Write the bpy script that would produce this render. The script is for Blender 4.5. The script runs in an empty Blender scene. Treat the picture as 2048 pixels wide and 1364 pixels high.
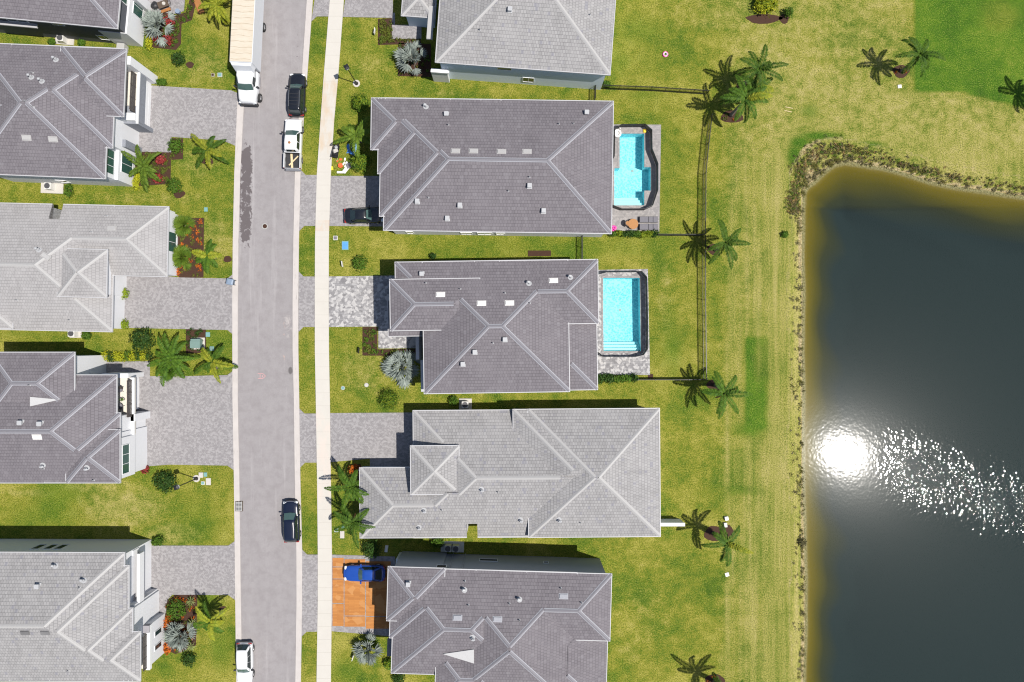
import bpy, bmesh, math, random
import numpy as np
from mathutils import Vector, Matrix, noise as mnoise
rnd = random.Random(7)
S = bpy.context.scene
COL = S.collection
# ------------------------------------------------------------------ camera, sky, sun, exposure
CAM_H = 80.0
FPX = 1365.33                      # focal length in pixels of a 2048 wide frame
cd = bpy.data.cameras.new("camera"); cam = bpy.data.objects.new("camera", cd); COL.objects.link(cam)
cd.sensor_width = 36.0; cd.lens = 24.0; cd.clip_start = 0.5; cd.clip_end = 6000
cam.location = (0, 0, CAM_H); cam.rotation_euler = (0, 0, 0)
S.camera = cam
SUN = Vector((0.487, -0.166, 1.0)).normalized()
w = bpy.data.worlds.new("World"); S.world = w; w.use_nodes = True
nt = w.node_tree
sky = nt.nodes.new("ShaderNodeTexSky"); sky.sky_type = 'NISHITA'; sky.sun_disc = False
sky.sun_elevation = math.asin(SUN.z); sky.sun_rotation = math.atan2(SUN.x, SUN.y)
nt.links.new(sky.outputs[0], nt.nodes["Background"].inputs[0])
nt.nodes["Background"].inputs[1].default_value = 0.08
sl = bpy.data.lights.new("sun", 'SUN'); sl.energy = 4.9; sl.angle = math.radians(0.5); sl.color = (1.0, 0.95, 0.88)
so = bpy.data.objects.new("sun", sl); COL.objects.link(so)
so.rotation_euler = SUN.to_track_quat('Z', 'Y').to_euler(); so.location = SUN * 120
vs = S.view_settings; vs.view_transform = 'Standard'; vs.look = 'None'; vs.exposure = 0.5; vs.gamma = 1.0; vs.use_curve_mapping = False
S.cycles.filter_width = 1.15; S.cycles.max_bounces = 8; S.cycles.transparent_max_bounces = 24

# ------------------------------------------------------------------ helpers
def P(px, py, z=0.0):
    """world point at height z that the photograph shows at pixel (px,py)"""
    k = (CAM_H - z) / FPX
    return Vector(((px - 1024) * k, (682 - py) * k, z))

class MB:
    def __init__(s): s.v = []; s.f = []; s.m = []; s.xf = None
    def add(s, vs, fs, m=0):
        o = len(s.v)
        for p in vs:
            p = Vector(p)
            s.v.append(tuple(s.xf @ p) if s.xf else tuple(p))
        for f in fs:
            s.f.append([o + i for i in f]); s.m.append(m)
    def box(s, a, b, m=0, taper=0.0):
        x0, y0, z0 = a; x1, y1, z1 = b; t = taper
        s.add([(x0,y0,z0),(x1,y0,z0),(x1,y1,z0),(x0,y1,z0),(x0+t,y0+t,z1),(x1-t,y0+t,z1),(x1-t,y1-t,z1),(x0+t,y1-t,z1)],
              [(0,3,2,1),(4,5,6,7),(0,1,5,4),(1,2,6,5),(2,3,7,6),(3,0,4,7)], m)
    def bbox(s, a, b, m=0, r=0.03):
        """box with chamfered vertical and top edges"""
        x0,y0,z0 = a; x1,y1,z1 = b
        r = min(r, (x1-x0)*.45, (y1-y0)*.45, (z1-z0)*.45)
        def ring(i, z): return [(x0+i+r,y0+i,z),(x1-i-r,y0+i,z),(x1-i,y0+i+r,z),(x1-i,y1-i-r,z),(x1-i-r,y1-i,z),(x0+i+r,y1-i,z),(x0+i,y1-i-r,z),(x0+i,y0+i+r,z)]
        s.loft([ring(0,z0), ring(0,z1-r), ring(r*.7,z1)], m)
    def loft(s, rings, m=0, cap=True):
        n = len(rings[0]); vs = [p for r in rings for p in r]; fs = []
        for k in range(len(rings)-1):
            for i in range(n):
                j = (i+1) % n
                fs.append((k*n+i, k*n+j, (k+1)*n+j, (k+1)*n+i))
        if cap:
            fs.append(tuple(reversed(range(n)))); o = (len(rings)-1)*n; fs.append(tuple(o+i for i in range(n)))
        s.add(vs, fs, m)
    def tube(s, pts, rad, n=6, m=0):
        rings = []
        pts = [Vector(p) for p in pts]
        for i, p in enumerate(pts):
            d = (pts[min(i+1,len(pts)-1)] - pts[max(i-1,0)])
            if d.length < 1e-9: d = Vector((0,0,1))
            d.normalize()
            a = d.cross(Vector((0,0,1)) if abs(d.z) < .9 else Vector((1,0,0))).normalized(); b = d.cross(a)
            r = rad[i] if isinstance(rad, (list,tuple)) else rad
            rings.append([p + (a*math.cos(2*math.pi*k/n) - b*math.sin(2*math.pi*k/n))*r for k in range(n)])
        s.loft(rings, m)
    def disc(s, c, r, h, n=16, m=0, taper=1.0):
        x,y,z = c
        s.loft([[(x+r*math.cos(2*math.pi*k/n), y+r*math.sin(2*math.pi*k/n), z) for k in range(n)],
                [(x+r*taper*math.cos(2*math.pi*k/n), y+r*taper*math.sin(2*math.pi*k/n), z+h) for k in range(n)]], m)
    def build(s, name, mats, parent=None, smooth=False, loc=None):
        me = bpy.data.meshes.new(name)
        me.from_pydata(s.v, [], s.f)
        if not isinstance(mats, (list,tuple)): mats = [mats]
        for mm in mats: me.materials.append(mm)
        me.polygons.foreach_set("material_index", s.m)
        if smooth: me.polygons.foreach_set("use_smooth", [True]*len(s.f))
        me.update()
        o = bpy.data.objects.new(name, me); COL.objects.link(o)
        if parent: o.parent = parent
        if loc is not None: o.location = loc
        return o

def tag(o, label=None, cat=None, group=None, kind=None):
    if label: o['label'] = label
    if cat: o['category'] = cat
    if group: o['group'] = group
    if kind: o['kind'] = kind
    return o
def thing(name, label, cat, loc=(0,0,0), rz=0.0, group=None):
    o = bpy.data.objects.new(name, None); COL.objects.link(o); o.empty_display_size = .3
    o.location = loc; o.rotation_euler = (0,0,rz)
    return tag(o, label, cat, group)

# ------------------------------------------------------------------ materials
class NT:
    def __init__(s, name):
        s.m = bpy.data.materials.new(name); s.m.use_nodes = True; s.t = s.m.node_tree
        s.b = s.t.nodes["Principled BSDF"]; s.out = s.t.nodes["Material Output"]
        s.tc = s.t.nodes.new("ShaderNodeTexCoord"); s.co = s.tc.outputs['Object']
    def n(s, typ, **kw):
        x = s.t.nodes.new("ShaderNode"+typ)
        for k, v in kw.items(): setattr(x, k, v)
        return x
    def l(s, a, b): s.t.links.new(a, b)
    def val(s, sock, v):
        if hasattr(v, 'is_output') or isinstance(v, bpy.types.NodeSocket): s.l(v, sock)
        else: sock.default_value = v
    def noise(s, scale, detail=4, rough=.55, co=None, stretch=None, dist=0.0):
        x = s.n("TexNoise"); x.inputs['Scale'].default_value = scale; x.inputs['Detail'].default_value = detail
        x.inputs['Roughness'].default_value = rough; x.inputs['Distortion'].default_value = dist
        c = co or s.co
        if stretch:
            mp = s.n("Mapping"); mp.inputs['Scale'].default_value = stretch; s.l(c, mp.inputs[0]); c = mp.outputs[0]
        s.l(c, x.inputs['Vector']); return x.outputs['Fac']
    def ramp(s, fac, stops, interp='LINEAR'):
        x = s.n("ValToRGB"); s.l(fac, x.inputs[0]); e = x.color_ramp.elements; x.color_ramp.interpolation = interp
        while len(e) < len(stops): e.new(.5)
        for el, (p, c) in zip(e, stops):
            el.position = p; el.color = (c,c,c,1) if isinstance(c, (int,float)) else (*c, 1)
        return x.outputs[0]
    def mix(s, fac, a, b, mode='MIX'):
        x = s.n("Mix", data_type='RGBA', blend_type=mode)
        s.val(x.inputs[0], fac)
        for sock, v in ((x.inputs[6], a), (x.inputs[7], b)):
            s.val(sock, (*v, 1) if isinstance(v, tuple) and len(v) == 3 else v)
        return x.outputs[2]
    def math(s, op, a, b=0.0, clamp=False):
        x = s.n("Math", operation=op, use_clamp=clamp); s.val(x.inputs[0], a); s.val(x.inputs[1], b); return x.outputs[0]
    def color(s, c): s.val(s.b.inputs['Base Color'], (*c, 1) if isinstance(c, tuple) else c)
    def set(s, **kw):
        for k, v in kw.items(): s.val(s.b.inputs[k.replace('_', ' ')], v)
    def bump(s, h, strength=.3, dist=.05):
        x = s.n("Bump"); x.inputs['Strength'].default_value = strength; x.inputs['Distance'].default_value = dist
        s.l(h, x.inputs['Height']); s.l(x.outputs[0], s.b.inputs['Normal']); return x

def simple(name, c, rough=.6, var=.15, scale=3.0, fine=None, metal=0.0, coat=0.0, bump=0.0, spec=None):
    k = NT(name)
    a = tuple(min(1, x*(1-var)) for x in c); b = tuple(min(1, x*(1+var)) for x in c)
    col = k.mix(k.noise(scale, 5, .6), a, b)
    if fine:
        col = k.mix(k.math('MULTIPLY', k.noise(fine, 3, .7), .9), col, tuple(x*(1-var*1.6) for x in c))
    k.color(col); k.set(Roughness=rough, Metallic=metal)
    if spec is not None: k.b.inputs['Specular IOR Level'].default_value = spec
    if coat: k.b.inputs['Coat Weight'].default_value = coat; k.b.inputs['Coat Roughness'].default_value = .04
    if bump: k.bump(k.noise(fine or scale*6, 4, .6), bump, .02)
    return k.m

def leafmat(name, c, c2, trans=.3, scale=2.5):
    trans = trans*.5
    k = NT(name)
    oi = k.n("ObjectInfo")
    g = k.n("NewGeometry")
    col = k.mix(k.ramp(k.noise(scale, 3, .6), [(.3,0),(.7,1)]), c, c2)
    col = k.mix(k.math('MULTIPLY', g.outputs['Random Per Island'], .55), col, tuple(x*.55 for x in c))
    hs = k.n("HueSaturation"); k.l(k.math('ADD', k.math('MULTIPLY', oi.outputs['Random'], .3), .85), hs.inputs['Value']); k.l(col, hs.inputs['Color']); col = hs.outputs[0]
    k.color(col); k.set(Roughness=.6)
    k.b.inputs['Specular IOR Level'].default_value = .12
    tr = k.n("BsdfTranslucent"); k.l(k.mix(1.0, col, (1.0,.95,.35), 'MULTIPLY'), tr.inputs[0])
    ms = k.n("MixShader"); ms.inputs[0].default_value = trans
    k.l(k.b.outputs[0], ms.inputs[1]); k.l(tr.outputs[0], ms.inputs[2]); k.l(ms.outputs[0], k.out.inputs[0])
    return k.m

def tile_mat(name, c, c2, gap, odd):
    """flat concrete roof tile laid in courses, by the slope's own UV in metres"""
    k = NT(name); uv = k.tc.outputs['UV']
    br = k.n("TexBrick"); k.l(uv, br.inputs['Vector']); br.offset = .5
    br.inputs['Color1'].default_value = (*c,1); br.inputs['Color2'].default_value = (*c2,1); br.inputs['Mortar'].default_value = (*gap,1)
    br.inputs['Scale'].default_value = 1.0; br.inputs['Mortar Size'].default_value = .016; br.inputs['Mortar Smooth'].default_value = .2
    br.inputs['Brick Width'].default_value = .30; br.inputs['Row Height'].default_value = .36; br.inputs['Bias'].default_value = -.1
    col = k.mix(k.ramp(k.noise(.30, 5, .65), [(.3,0),(.7,.45)]), br.outputs[0], tuple(x*1.14 for x in c2))
    col = k.mix(k.ramp(k.noise(.7, 5, .7, co=uv, stretch=(1.6,.22,1)), [(.54,0),(.74,.4)]), col, tuple(x*.62 for x in c))
    wn = k.n("TexWhiteNoise", noise_dimensions='2D')
    sx = k.n("Separate"+"XYZ"); k.l(uv, sx.inputs[0])
    row = k.math('FLOOR', k.math('DIVIDE', sx.outputs[1], .36))
    cell = k.math('FLOOR', k.math('ADD', k.math('DIVIDE', sx.outputs[0], .30), k.math('MULTIPLY', row, .5)))
    cb = k.n("CombineXYZ"); k.l(cell, cb.inputs[0]); k.l(row, cb.inputs[1]); k.l(cb.outputs[0], wn.inputs['Vector'])
    col = k.mix(k.ramp(wn.outputs['Value'], [(.93,0),(.97,.55)]), col, odd)
    col = k.mix(k.math('MULTIPLY', k.noise(9, 3, .7), .35), col, gap)
    k.color(col); k.set(Roughness=.8); k.b.inputs['Specular IOR Level'].default_value = .25
    saw = k.math('SUBTRACT', 1.0, k.math('FRACT', k.math('DIVIDE', sx.outputs[1], .36)))
    k.bump(k.math('SUBTRACT', saw, k.math('MULTIPLY', br.outputs['Fac'], .35)), .5, .045)
    return k.m

def paver_mat(name, c, c2, c3, gap, w=.2, h=.12, ang=0.0, vs_=1.25, big=.15):
    k = NT(name)
    mp = k.n("Mapping"); mp.inputs['Rotation'].default_value = (0,0,ang); k.l(k.co, mp.inputs[0])
    br = k.n("TexBrick"); k.l(mp.outputs[0], br.inputs['Vector']); br.offset = .5
    br.inputs['Color1'].default_value = (*c,1); br.inputs['Color2'].default_value = (*c2,1); br.inputs['Mortar'].default_value = (*gap,1)
    br.inputs['Scale'].default_value = 1.0; br.inputs['Mortar Size'].default_value = .008; br.inputs['Brick Width'].default_value = w; br.inputs['Row Height'].default_value = h
    vo = k.n("TexVoronoi"); vo.inputs['Scale'].default_value = vs_/w; k.l(mp.outputs[0], vo.inputs['Vector'])
    sp = k.n("SeparateColor"); k.l(vo.outputs['Color'], sp.inputs[0])
    col = k.mix(k.ramp(sp.outputs[0], [(.45,0),(.8,.75)]), br.outputs[0], c3)
    col = k.mix(k.ramp(k.noise(.35, 5, .6), [(.35,0),(.75,big)]), col, c2)
    k.color(col); k.set(Roughness=.85); k.b.inputs['Specular IOR Level'].default_value = .2
    k.bump(br.outputs['Fac'], -.3, .01)
    return k.m

M = {}
M['tile_purple'] = tile_mat('purple_grey_roof_tile', (.126,.115,.127), (.160,.148,.160), (.058,.052,.058), (.185,.175,.188))
M['tile_grey'] = tile_mat('light_grey_roof_tile', (.225,.220,.220), (.295,.289,.288), (.088,.087,.09), (.18,.18,.215))
M['tile_pale'] = tile_mat('pale_grey_roof_tile', (.255,.247,.246), (.305,.297,.296), (.14,.136,.138), (.33,.32,.32))
M['cap_purple'] = simple('ridge_tile_purple', (.16,.155,.172), .8, .15, 8)
M['cap_grey'] = simple('ridge_tile_grey', (.31,.305,.302), .8, .1, 8)
M['mortar_pale'] = simple('ridge_mortar', (.27,.275,.30), .85, .2, 10)
M['mortar_white'] = simple('ridge_mortar_white', (.305,.30,.297), .85, .1, 10)
M['white'] = simple('white_stucco', (.60,.605,.62), .75, .06, 1.2, 18, bump=.1)
M['trim'] = simple('white_trim', (.63,.635,.64), .5, .05, 2)
M['fascia'] = simple('pale_fascia', (.36,.36,.37), .5, .05, 2)
M['greywall'] = simple('grey_stucco', (.30,.31,.33), .8, .08, 1.2, 18, bump=.1)
M['stone'] = simple('blue_grey_stone_cladding', (.24,.255,.29), .8, .35, 5, 20, bump=.3)
M['navywall'] = simple('charcoal_stucco', (.075,.08,.095), .8, .1, 1.2, 18)
M['floor_cream'] = simple('cream_deck_tile', (.52,.49,.43), .7, .1, 3)
M['floor_grey'] = simple('grey_deck', (.26,.25,.27), .8, .12, 3, 25)
M['brown'] = simple('dark_bronze_railing', (.055,.046,.042), .5, .2, 4)
M['black'] = simple('black_metal', (.012,.012,.013), .4, .2, 6)
M['concrete'] = simple('pale_concrete', (.42,.40,.365), .85, .08, 2, 25, bump=.1)
M['concrete_grey'] = simple('grey_concrete', (.34,.34,.33), .85, .1, 2, 25)
M['acgrey'] = simple('grey_condenser_metal', (.42,.43,.42), .5, .1, 5)
M['acdark'] = simple('dark_fan_grille', (.06,.06,.065), .5, .2, 30)
M['lead'] = simple('vent_metal', (.33,.335,.345), .45, .15, 8)
M['darkhole'] = simple('dark_opening', (.01,.01,.012), .7, .1, 5)
M['glass'] = NT('window_glass'); M['glass'].color((.02,.035,.035)); M['glass'].set(Roughness=.06); M['glass'].b.inputs['Specular IOR Level'].default_value = .8; M['glass'] = M['glass'].m
M['greenglass'] = NT('green_window_glass'); M['greenglass'].color((.03,.075,.062)); M['greenglass'].set(Roughness=.1); M['greenglass'] = M['greenglass'].m
M['rubber'] = simple('tyre_rubber', (.018,.018,.018), .8, .2, 10)
M['rim'] = simple('alloy_rim', (.45,.45,.46), .3, .1, 10, metal=.8)
def paint(name, c, rough=.25): return simple(name, c, rough, .04, 1, coat=.6)
M['p_black'] = paint('black_car_paint', (.008,.009,.012)); M['p_navy'] = paint('navy_car_paint', (.006,.009,.022))
M['p_white'] = paint('white_car_paint', (.56,.57,.58), .3); M['p_blue'] = paint('blue_car_paint', (.010,.05,.26), .25)
M['carglass'] = NT('car_glass'); M['carglass'].color((.012,.02,.02)); M['carglass'].set(Roughness=.05); M['carglass'].b.inputs['Specular IOR Level'].default_value = .8; M['carglass'] = M['carglass'].m
M['wingl'] = NT('tinted_windscreen'); M['wingl'].color((.05,.09,.085)); M['wingl'].set(Roughness=.08); M['wingl'] = M['wingl'].m
M['redlamp'] = simple('red_lamp', (.25,.015,.012), .25, .1, 8); M['headlamp'] = simple('clear_headlamp', (.6,.62,.63), .15, .05, 8)
M['chrome'] = simple('chrome_trim', (.6,.6,.62), .2, .05, 8, metal=.9)
M['plastic_dark'] = simple('dark_plastic', (.02,.02,.022), .55, .15, 8)
M['bark'] = simple('grey_palm_bark', (.17,.145,.13), .9, .3, 6, 30, bump=.3)
M['stem'] = simple('brown_stem', (.07,.05,.035), .9, .3, 8)
M['mulch'] = simple('red_brown_mulch', (.060,.025,.012), .95, .45, 5, 22, bump=.5)
M['palm'] = leafmat('palm_green', (.034,.085,.010), (.090,.155,.014))
M['palm_yel'] = leafmat('palm_yellow_green', (.15,.20,.018), (.30,.29,.025), .35)
M['palm_dry'] = leafmat('dry_frond', (.24,.14,.055), (.33,.22,.10), .15)
M['fan'] = leafmat('fan_palm_green', (.07,.135,.016), (.15,.21,.022))
M['silver'] = leafmat('silver_palm', (.15,.18,.16), (.27,.305,.275), .12)
M['shrub'] = leafmat('shrub_green', (.05,.115,.012), (.10,.175,.02))
M['shrub_dk'] = leafmat('dark_shrub_green', (.022,.06,.012), (.05,.095,.016), .2)
M['shrub_lt'] = leafmat('bright_shrub_green', (.13,.21,.014), (.24,.27,.022))
M['yellow'] = leafmat('yellow_croton', (.40,.40,.02), (.28,.32,.02), .3)
M['red'] = leafmat('red_cordyline', (.20,.022,.025), (.30,.06,.05), .2)
M['orange'] = leafmat('orange_croton', (.50,.13,.015), (.35,.07,.015), .2)
M['ixora'] = leafmat('green_red_groundcover', (.075,.12,.016), (.14,.13,.022), .2, 1.5)
M['dracaena'] = leafmat('variegated_spiky_leaf', (.30,.34,.14), (.14,.20,.05), .25)
M['reed'] = leafmat('dry_reed', (.16,.14,.035), (.06,.07,.02), .2)
M['weed'] = leafmat('dark_bank_weed', (.075,.075,.03), (.20,.17,.09), .2)
M['orange_cover'] = simple('orange_ground_cover_sheet', (.38,.16,.046), .85, .42, 1.4, 12, bump=.2)
M['bluetarp'] = simple('blue_tarp', (.07,.24,.62), .45, .2, 3)
M['bin'] = simple('grey_blue_bin_plastic', (.17,.22,.29), .5, .12, 4)
M['teal'] = simple('teal_plastic', (.13,.26,.25), .6, .12, 5)
M['transformer'] = simple('transformer_green', (.13,.20,.18), .5, .1, 3)
M['wood'] = simple('pale_timber', (.55,.42,.25), .7, .15, 4)
M['wicker'] = simple('tan_wicker', (.42,.20,.07), .8, .35, 12, 40)
M['pinkp'] = simple('pink_plastic', (.65,.06,.30), .4, .1, 5)
M['orangep'] = simple('orange_red_plastic', (.62,.11,.03), .45, .1, 5)
M['yellowp'] = simple('yellow_plastic', (.75,.52,.03), .45, .1, 5)
M['lounge'] = simple('dark_grey_cushion', (.13,.125,.14), .85, .15, 6)
M['whitep'] = simple('white_plastic', (.58,.57,.55), .45, .05, 5)
M['cream'] = NT('weathered_cream_truck_roof')
kk = M['cream']; kk.color(kk.mix(kk.ramp(kk.noise(1.2, 6, .65, stretch=(3,.6,1)), [(.35,0),(.75,1)]), (.47,.425,.35), (.42,.36,.275))); kk.set(Roughness=.6)
kk.color(kk.mix(kk.ramp(kk.noise(2.2, 5, .75, dist=1.2), [(.62,0),(.70,.8)]), kk.b.inputs['Base Color'].links[0].from_socket, (.36,.27,.18)))
M['cream'] = kk.m
M['bluewall'] = simple('pale_blue_stucco', (.60,.68,.76), .8, .06, 1.2, 18)
M['cricket'] = simple('off_white_membrane', (.40,.40,.40), .7, .12, 3, 14)
M['truckbox'] = simple('pale_truck_box', (.50,.515,.54), .45, .06, 1.5)

# -- ground materials
def lawn_mat():
    k = NT('lawn_grass')
    at = k.n("VertexColor", layer_name='cover'); sp = k.n("SeparateColor"); k.l(at.outputs[0], sp.inputs[0])
    dry, lush, sand = sp.outputs
    big = k.noise(.16, 5, .6); mid = k.noise(.9, 6, .65); fine = k.noise(5.2, 4, .7); vfine = k.noise(8.0, 3, .8)
    f = k.math('ADD', k.math('MULTIPLY', big, .44), k.math('MULTIPLY', mid, .28)); f = k.math('ADD', f, k.math('MULTIPLY', fine, .32))
    base = k.ramp(f, [(.39,(.032,.076,.005)),(.465,(.076,.122,.009)),(.535,(.160,.168,.018)),(.63,(.275,.250,.052))])
    lushc = k.ramp(f, [(.40,(.018,.068,.004)),(.50,(.044,.112,.006)),(.58,(.082,.150,.010)),(.66,(.145,.180,.024))])
    st = k.noise(1.3, 5, .62, stretch=(1.0,.035,1)); yy = k.n('SeparateXYZ'); k.l(k.co, yy.inputs[0]); sm_ = k.math('DIVIDE', k.math('SUBTRACT', 25.0, yy.outputs[1]), 6.0, True); sm_ = k.math('MULTIPLY', sm_, k.math('DIVIDE', k.math('SUBTRACT', yy.outputs[0], 20.0), 4.0, True)); st = k.mix(sm_, mid, st); f2 = k.math('ADD', k.math('MULTIPLY', st, .46), k.math('MULTIPLY', fine, .32)); f2 = k.math('ADD', f2, k.math('MULTIPLY', big, .28))
    dryc = k.ramp(f2, [(.39,(.066,.108,.010)),(.465,(.142,.164,.026)),(.54,(.240,.226,.056)),(.64,(.325,.28,.105))])
    sandc = k.ramp(fine, [(.35,(.20,.15,.06)),(.6,(.36,.29,.17)),(.8,(.46,.38,.26))])
    wob = k.math('MULTIPLY', k.math('SUBTRACT', k.math('ADD', k.math('MULTIPLY', mid, .6), k.math('MULTIPLY', fine, .4)), .5), 1.5)
    sm = lambda a: k.ramp(k.math('ADD', a, wob), [(.22,0),(.8,1)])
    col = k.mix(sm(dry), base, dryc); col = k.mix(sm(lush), col, lushc)
    col = k.mix(k.ramp(k.math('ADD', sand, k.math('MULTIPLY', wob, .5)), [(.3,0),(.7,1)]), col, sandc)
    col = k.mix(k.ramp(vfine, [(.38,.72),(.52,0)]), col, (.022,.042,.005))
    col = k.mix(k.ramp(vfine, [(.54,0),(.68,.5)]), col, (.34,.30,.095))
    pos = k.n("SeparateXYZ"); k.l(k.co, pos.inputs[0])
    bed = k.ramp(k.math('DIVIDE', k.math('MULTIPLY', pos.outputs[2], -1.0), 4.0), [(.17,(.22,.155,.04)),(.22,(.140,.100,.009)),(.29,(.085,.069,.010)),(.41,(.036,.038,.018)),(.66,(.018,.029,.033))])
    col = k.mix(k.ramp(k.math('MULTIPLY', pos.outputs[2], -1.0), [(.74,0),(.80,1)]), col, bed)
    k.color(col); k.set(Roughness=.9); k.b.inputs['Specular IOR Level'].default_value = .1
    k.bump(k.math('ADD', vfine, k.math('MULTIPLY', fine, 1.5)), .7, .06)
    return k.m
M['lawn'] = lawn_mat()

def road_mat():
    k = NT('pale_asphalt')
    col = k.mix(k.noise(.30, 5, .6, stretch=(1.6,.25,1)), (.220,.207,.209), (.288,.273,.274))
    col = k.mix(k.ramp(k.noise(24, 3, .8), [(.35,.5),(.65,0)]), col, (.15,.14,.145))
    col = k.mix(k.ramp(k.noise(3.2, 4, .8), [(.66,0),(.72,.7)]), col, (.085,.08,.08))
    col = k.mix(k.ramp(k.noise(.9, 6, .7), [(.36,.42),(.56,0)]), col, (.165,.150,.153))
    col = k.mix(k.ramp(k.noise(.5, 5, .65, stretch=(2.2,.12,1)), [(.56,0),(.72,.5)]), col, (.34,.325,.325))
    pos = k.n("SeparateXYZ"); k.l(k.co, pos.inputs[0]); X, Y = pos.outputs[0], pos.outputs[1]
    def band(v, a, b, s):
        u = k.math('DIVIDE', k.math('SUBTRACT', v, a), s, True); t = k.math('DIVIDE', k.math('SUBTRACT', b, v), s, True)
        return k.math('MULTIPLY', u, t)
    nz = k.noise(.75, 8, .72, dist=1.4); nz2 = k.noise(1.9, 6, .75)
    def stain(x0,x1,y0,y1,sx,sy,c,lo,hi,nn):
        nonlocal col
        mk = k.math('MULTIPLY', band(X,x0,x1,sx), band(Y,y0,y1,sy))
        mk = k.ramp(k.math('ADD', k.math('MULTIPLY', mk, .38), nn), [(lo,0),(hi,.88)])
        mk = k.math('MULTIPLY', mk, k.math('MULTIPLY', band(X,x0-.6,x1+.6,.5), band(Y,y0-1,y1+1,.8)))
        col = k.mix(mk, col, c)
    q = lambda px,py: P(px,py)
    stain(-32.4,-29.9,9,25.4,.9,3.5,(.080,.068,.070),.765,.79,nz)
    stain(-32.1,-31.5,13,25,.3,2,(.080,.068,.070),.80,.83,nz)
    stain(-25.6,-24.6,24,41,.7,3,(.085,.073,.074),.80,.85,nz2)
    stain(-26.6,-25.2,18,31,.7,3,(.095,.083,.083),.80,.86,nz2)
    stain(-32.0,-31.0,26,33,.5,2,(.09,.08,.08),.82,.88,nz2)
    stain(-27.2,-25.2,-1,5,1.2,2.2,(.40,.37,.35),.70,1.1,nz)
    stain(-27.4,-26.0,-4,3.5,.8,1.5,(.33,.25,.22),.84,.93,nz2)
    c0 = q(581,741)
    col2 = k.math('ADD', k.math('POWER', k.math('MULTIPLY', k.math('SUBTRACT', X, c0.x), 2.9), 2.0), k.math('POWER', k.math('MULTIPLY', k.math('SUBTRACT', Y, c0.y), 1.7), 2.0))
    col = k.mix(k.ramp(k.math('ADD', col2, k.math('MULTIPLY', nz2, .6)), [(.6,.85),(1.1,0)]), col, (.085,.078,.078))
    k.color(col); k.set(Roughness=.9); k.b.inputs['Specular IOR Level'].default_value = .2
    k.bump(k.noise(40, 3, .7), .25, .01)
    return k.m
M['road'] = road_mat()
def walk_mat():
    k = NT('pale_sidewalk_concrete')
    col = k.mix(k.noise(.8, 5, .6), (.395,.378,.345), (.45,.433,.397))
    pos = k.n("SeparateXYZ"); k.l(k.co, pos.inputs[0]); Y = pos.outputs[1]
    fr = k.math('FRACT', k.math('DIVIDE', Y, 1.52)); jl = k.math('LESS_THAN', fr, .02)
    col = k.mix(k.math('MULTIPLY', jl, .6), col, (.26,.24,.21))
    def yb(a,b,s): return k.math('MULTIPLY', k.math('DIVIDE', k.math('SUBTRACT', Y, a), s, True), k.math('DIVIDE', k.math('SUBTRACT', b, Y), s, True))
    nz = k.noise(.6, 5, .65, stretch=(2,.7,1))
    for a,b,s,c in ((19,34,4,(.41,.32,.225)),(12.6,14.4,.3,(.42,.33,.26)),(-26,-2,8,(.47,.41,.37))):
        mk = k.math('MULTIPLY', k.ramp(k.math('ADD', k.math('MULTIPLY', yb(a,b,s), .5), k.math('SUBTRACT', nz, .5)), [(.40,0),(.62,.75)]), 1.0)
        col = k.mix(mk, col, c)
    col = k.mix(k.ramp(k.noise(18, 3, .8), [(.35,.25),(.6,0)]), col, (.42,.38,.33))
    k.color(col); k.set(Roughness=.9); k.b.inputs['Specular IOR Level'].default_value = .2
    return k.m
M['walk'] = walk_mat()
def curb_mat():
    k = NT('curb_concrete')
    col = k.mix(k.noise(1.0, 5, .6), (.335,.31,.295), (.44,.41,.39))
    st = k.noise(2.5, 5, .65, stretch=(4,.35,1))
    col = k.mix(k.ramp(st, [(.60,0),(.70,.7)]), col, (.22,.20,.19))
    k.color(col); k.set(Roughness=.9); return k.m
M['curb'] = curb_mat()
M['paver'] = paver_mat('grey_driveway_paver', (.185,.175,.179), (.232,.222,.225), (.275,.264,.266), (.125,.12,.122), .24, .16)
M['paver_big'] = paver_mat('mixed_light_paver', (.15,.145,.15), (.26,.255,.258), (.42,.41,.40), (.12,.12,.12), .34, .24)
M['paver_deck'] = paver_mat('pool_deck_paver', (.225,.212,.208), (.285,.268,.26), (.18,.172,.172), (.16,.16,.16), .3, .2)
def pool_mat():
    k = NT('aqua_pool_finish_painted_ripples')
    vo = k.n("TexVoronoi", feature='F1'); vo.inputs['Scale'].default_value = 4.6; k.l(k.co, vo.inputs['Vector'])
    col = k.mix(k.ramp(vo.outputs['Distance'], [(.15,0),(.75,1)]), (.08,.37,.47), (.31,.66,.71))  # pale net of water-ripple light painted into the finish colour
    col = k.mix(k.ramp(k.noise(.45, 3, .5), [(.35,0),(.7,.4)]), col, (.34,.74,.80))
    k.color(col); k.set(Roughness=.8); return k.m
M['orange_planks'] = paver_mat('orange_brown_sheeting', (.385,.165,.047), (.31,.128,.037), (.40,.20,.075), (.22,.09,.028), 1.3, .17, .0, 1.6)
M['pool'] = pool_mat(); M['poolstep'] = simple('pale_aqua_pool_step', (.38,.70,.74), .8, .1, 4)
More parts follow.
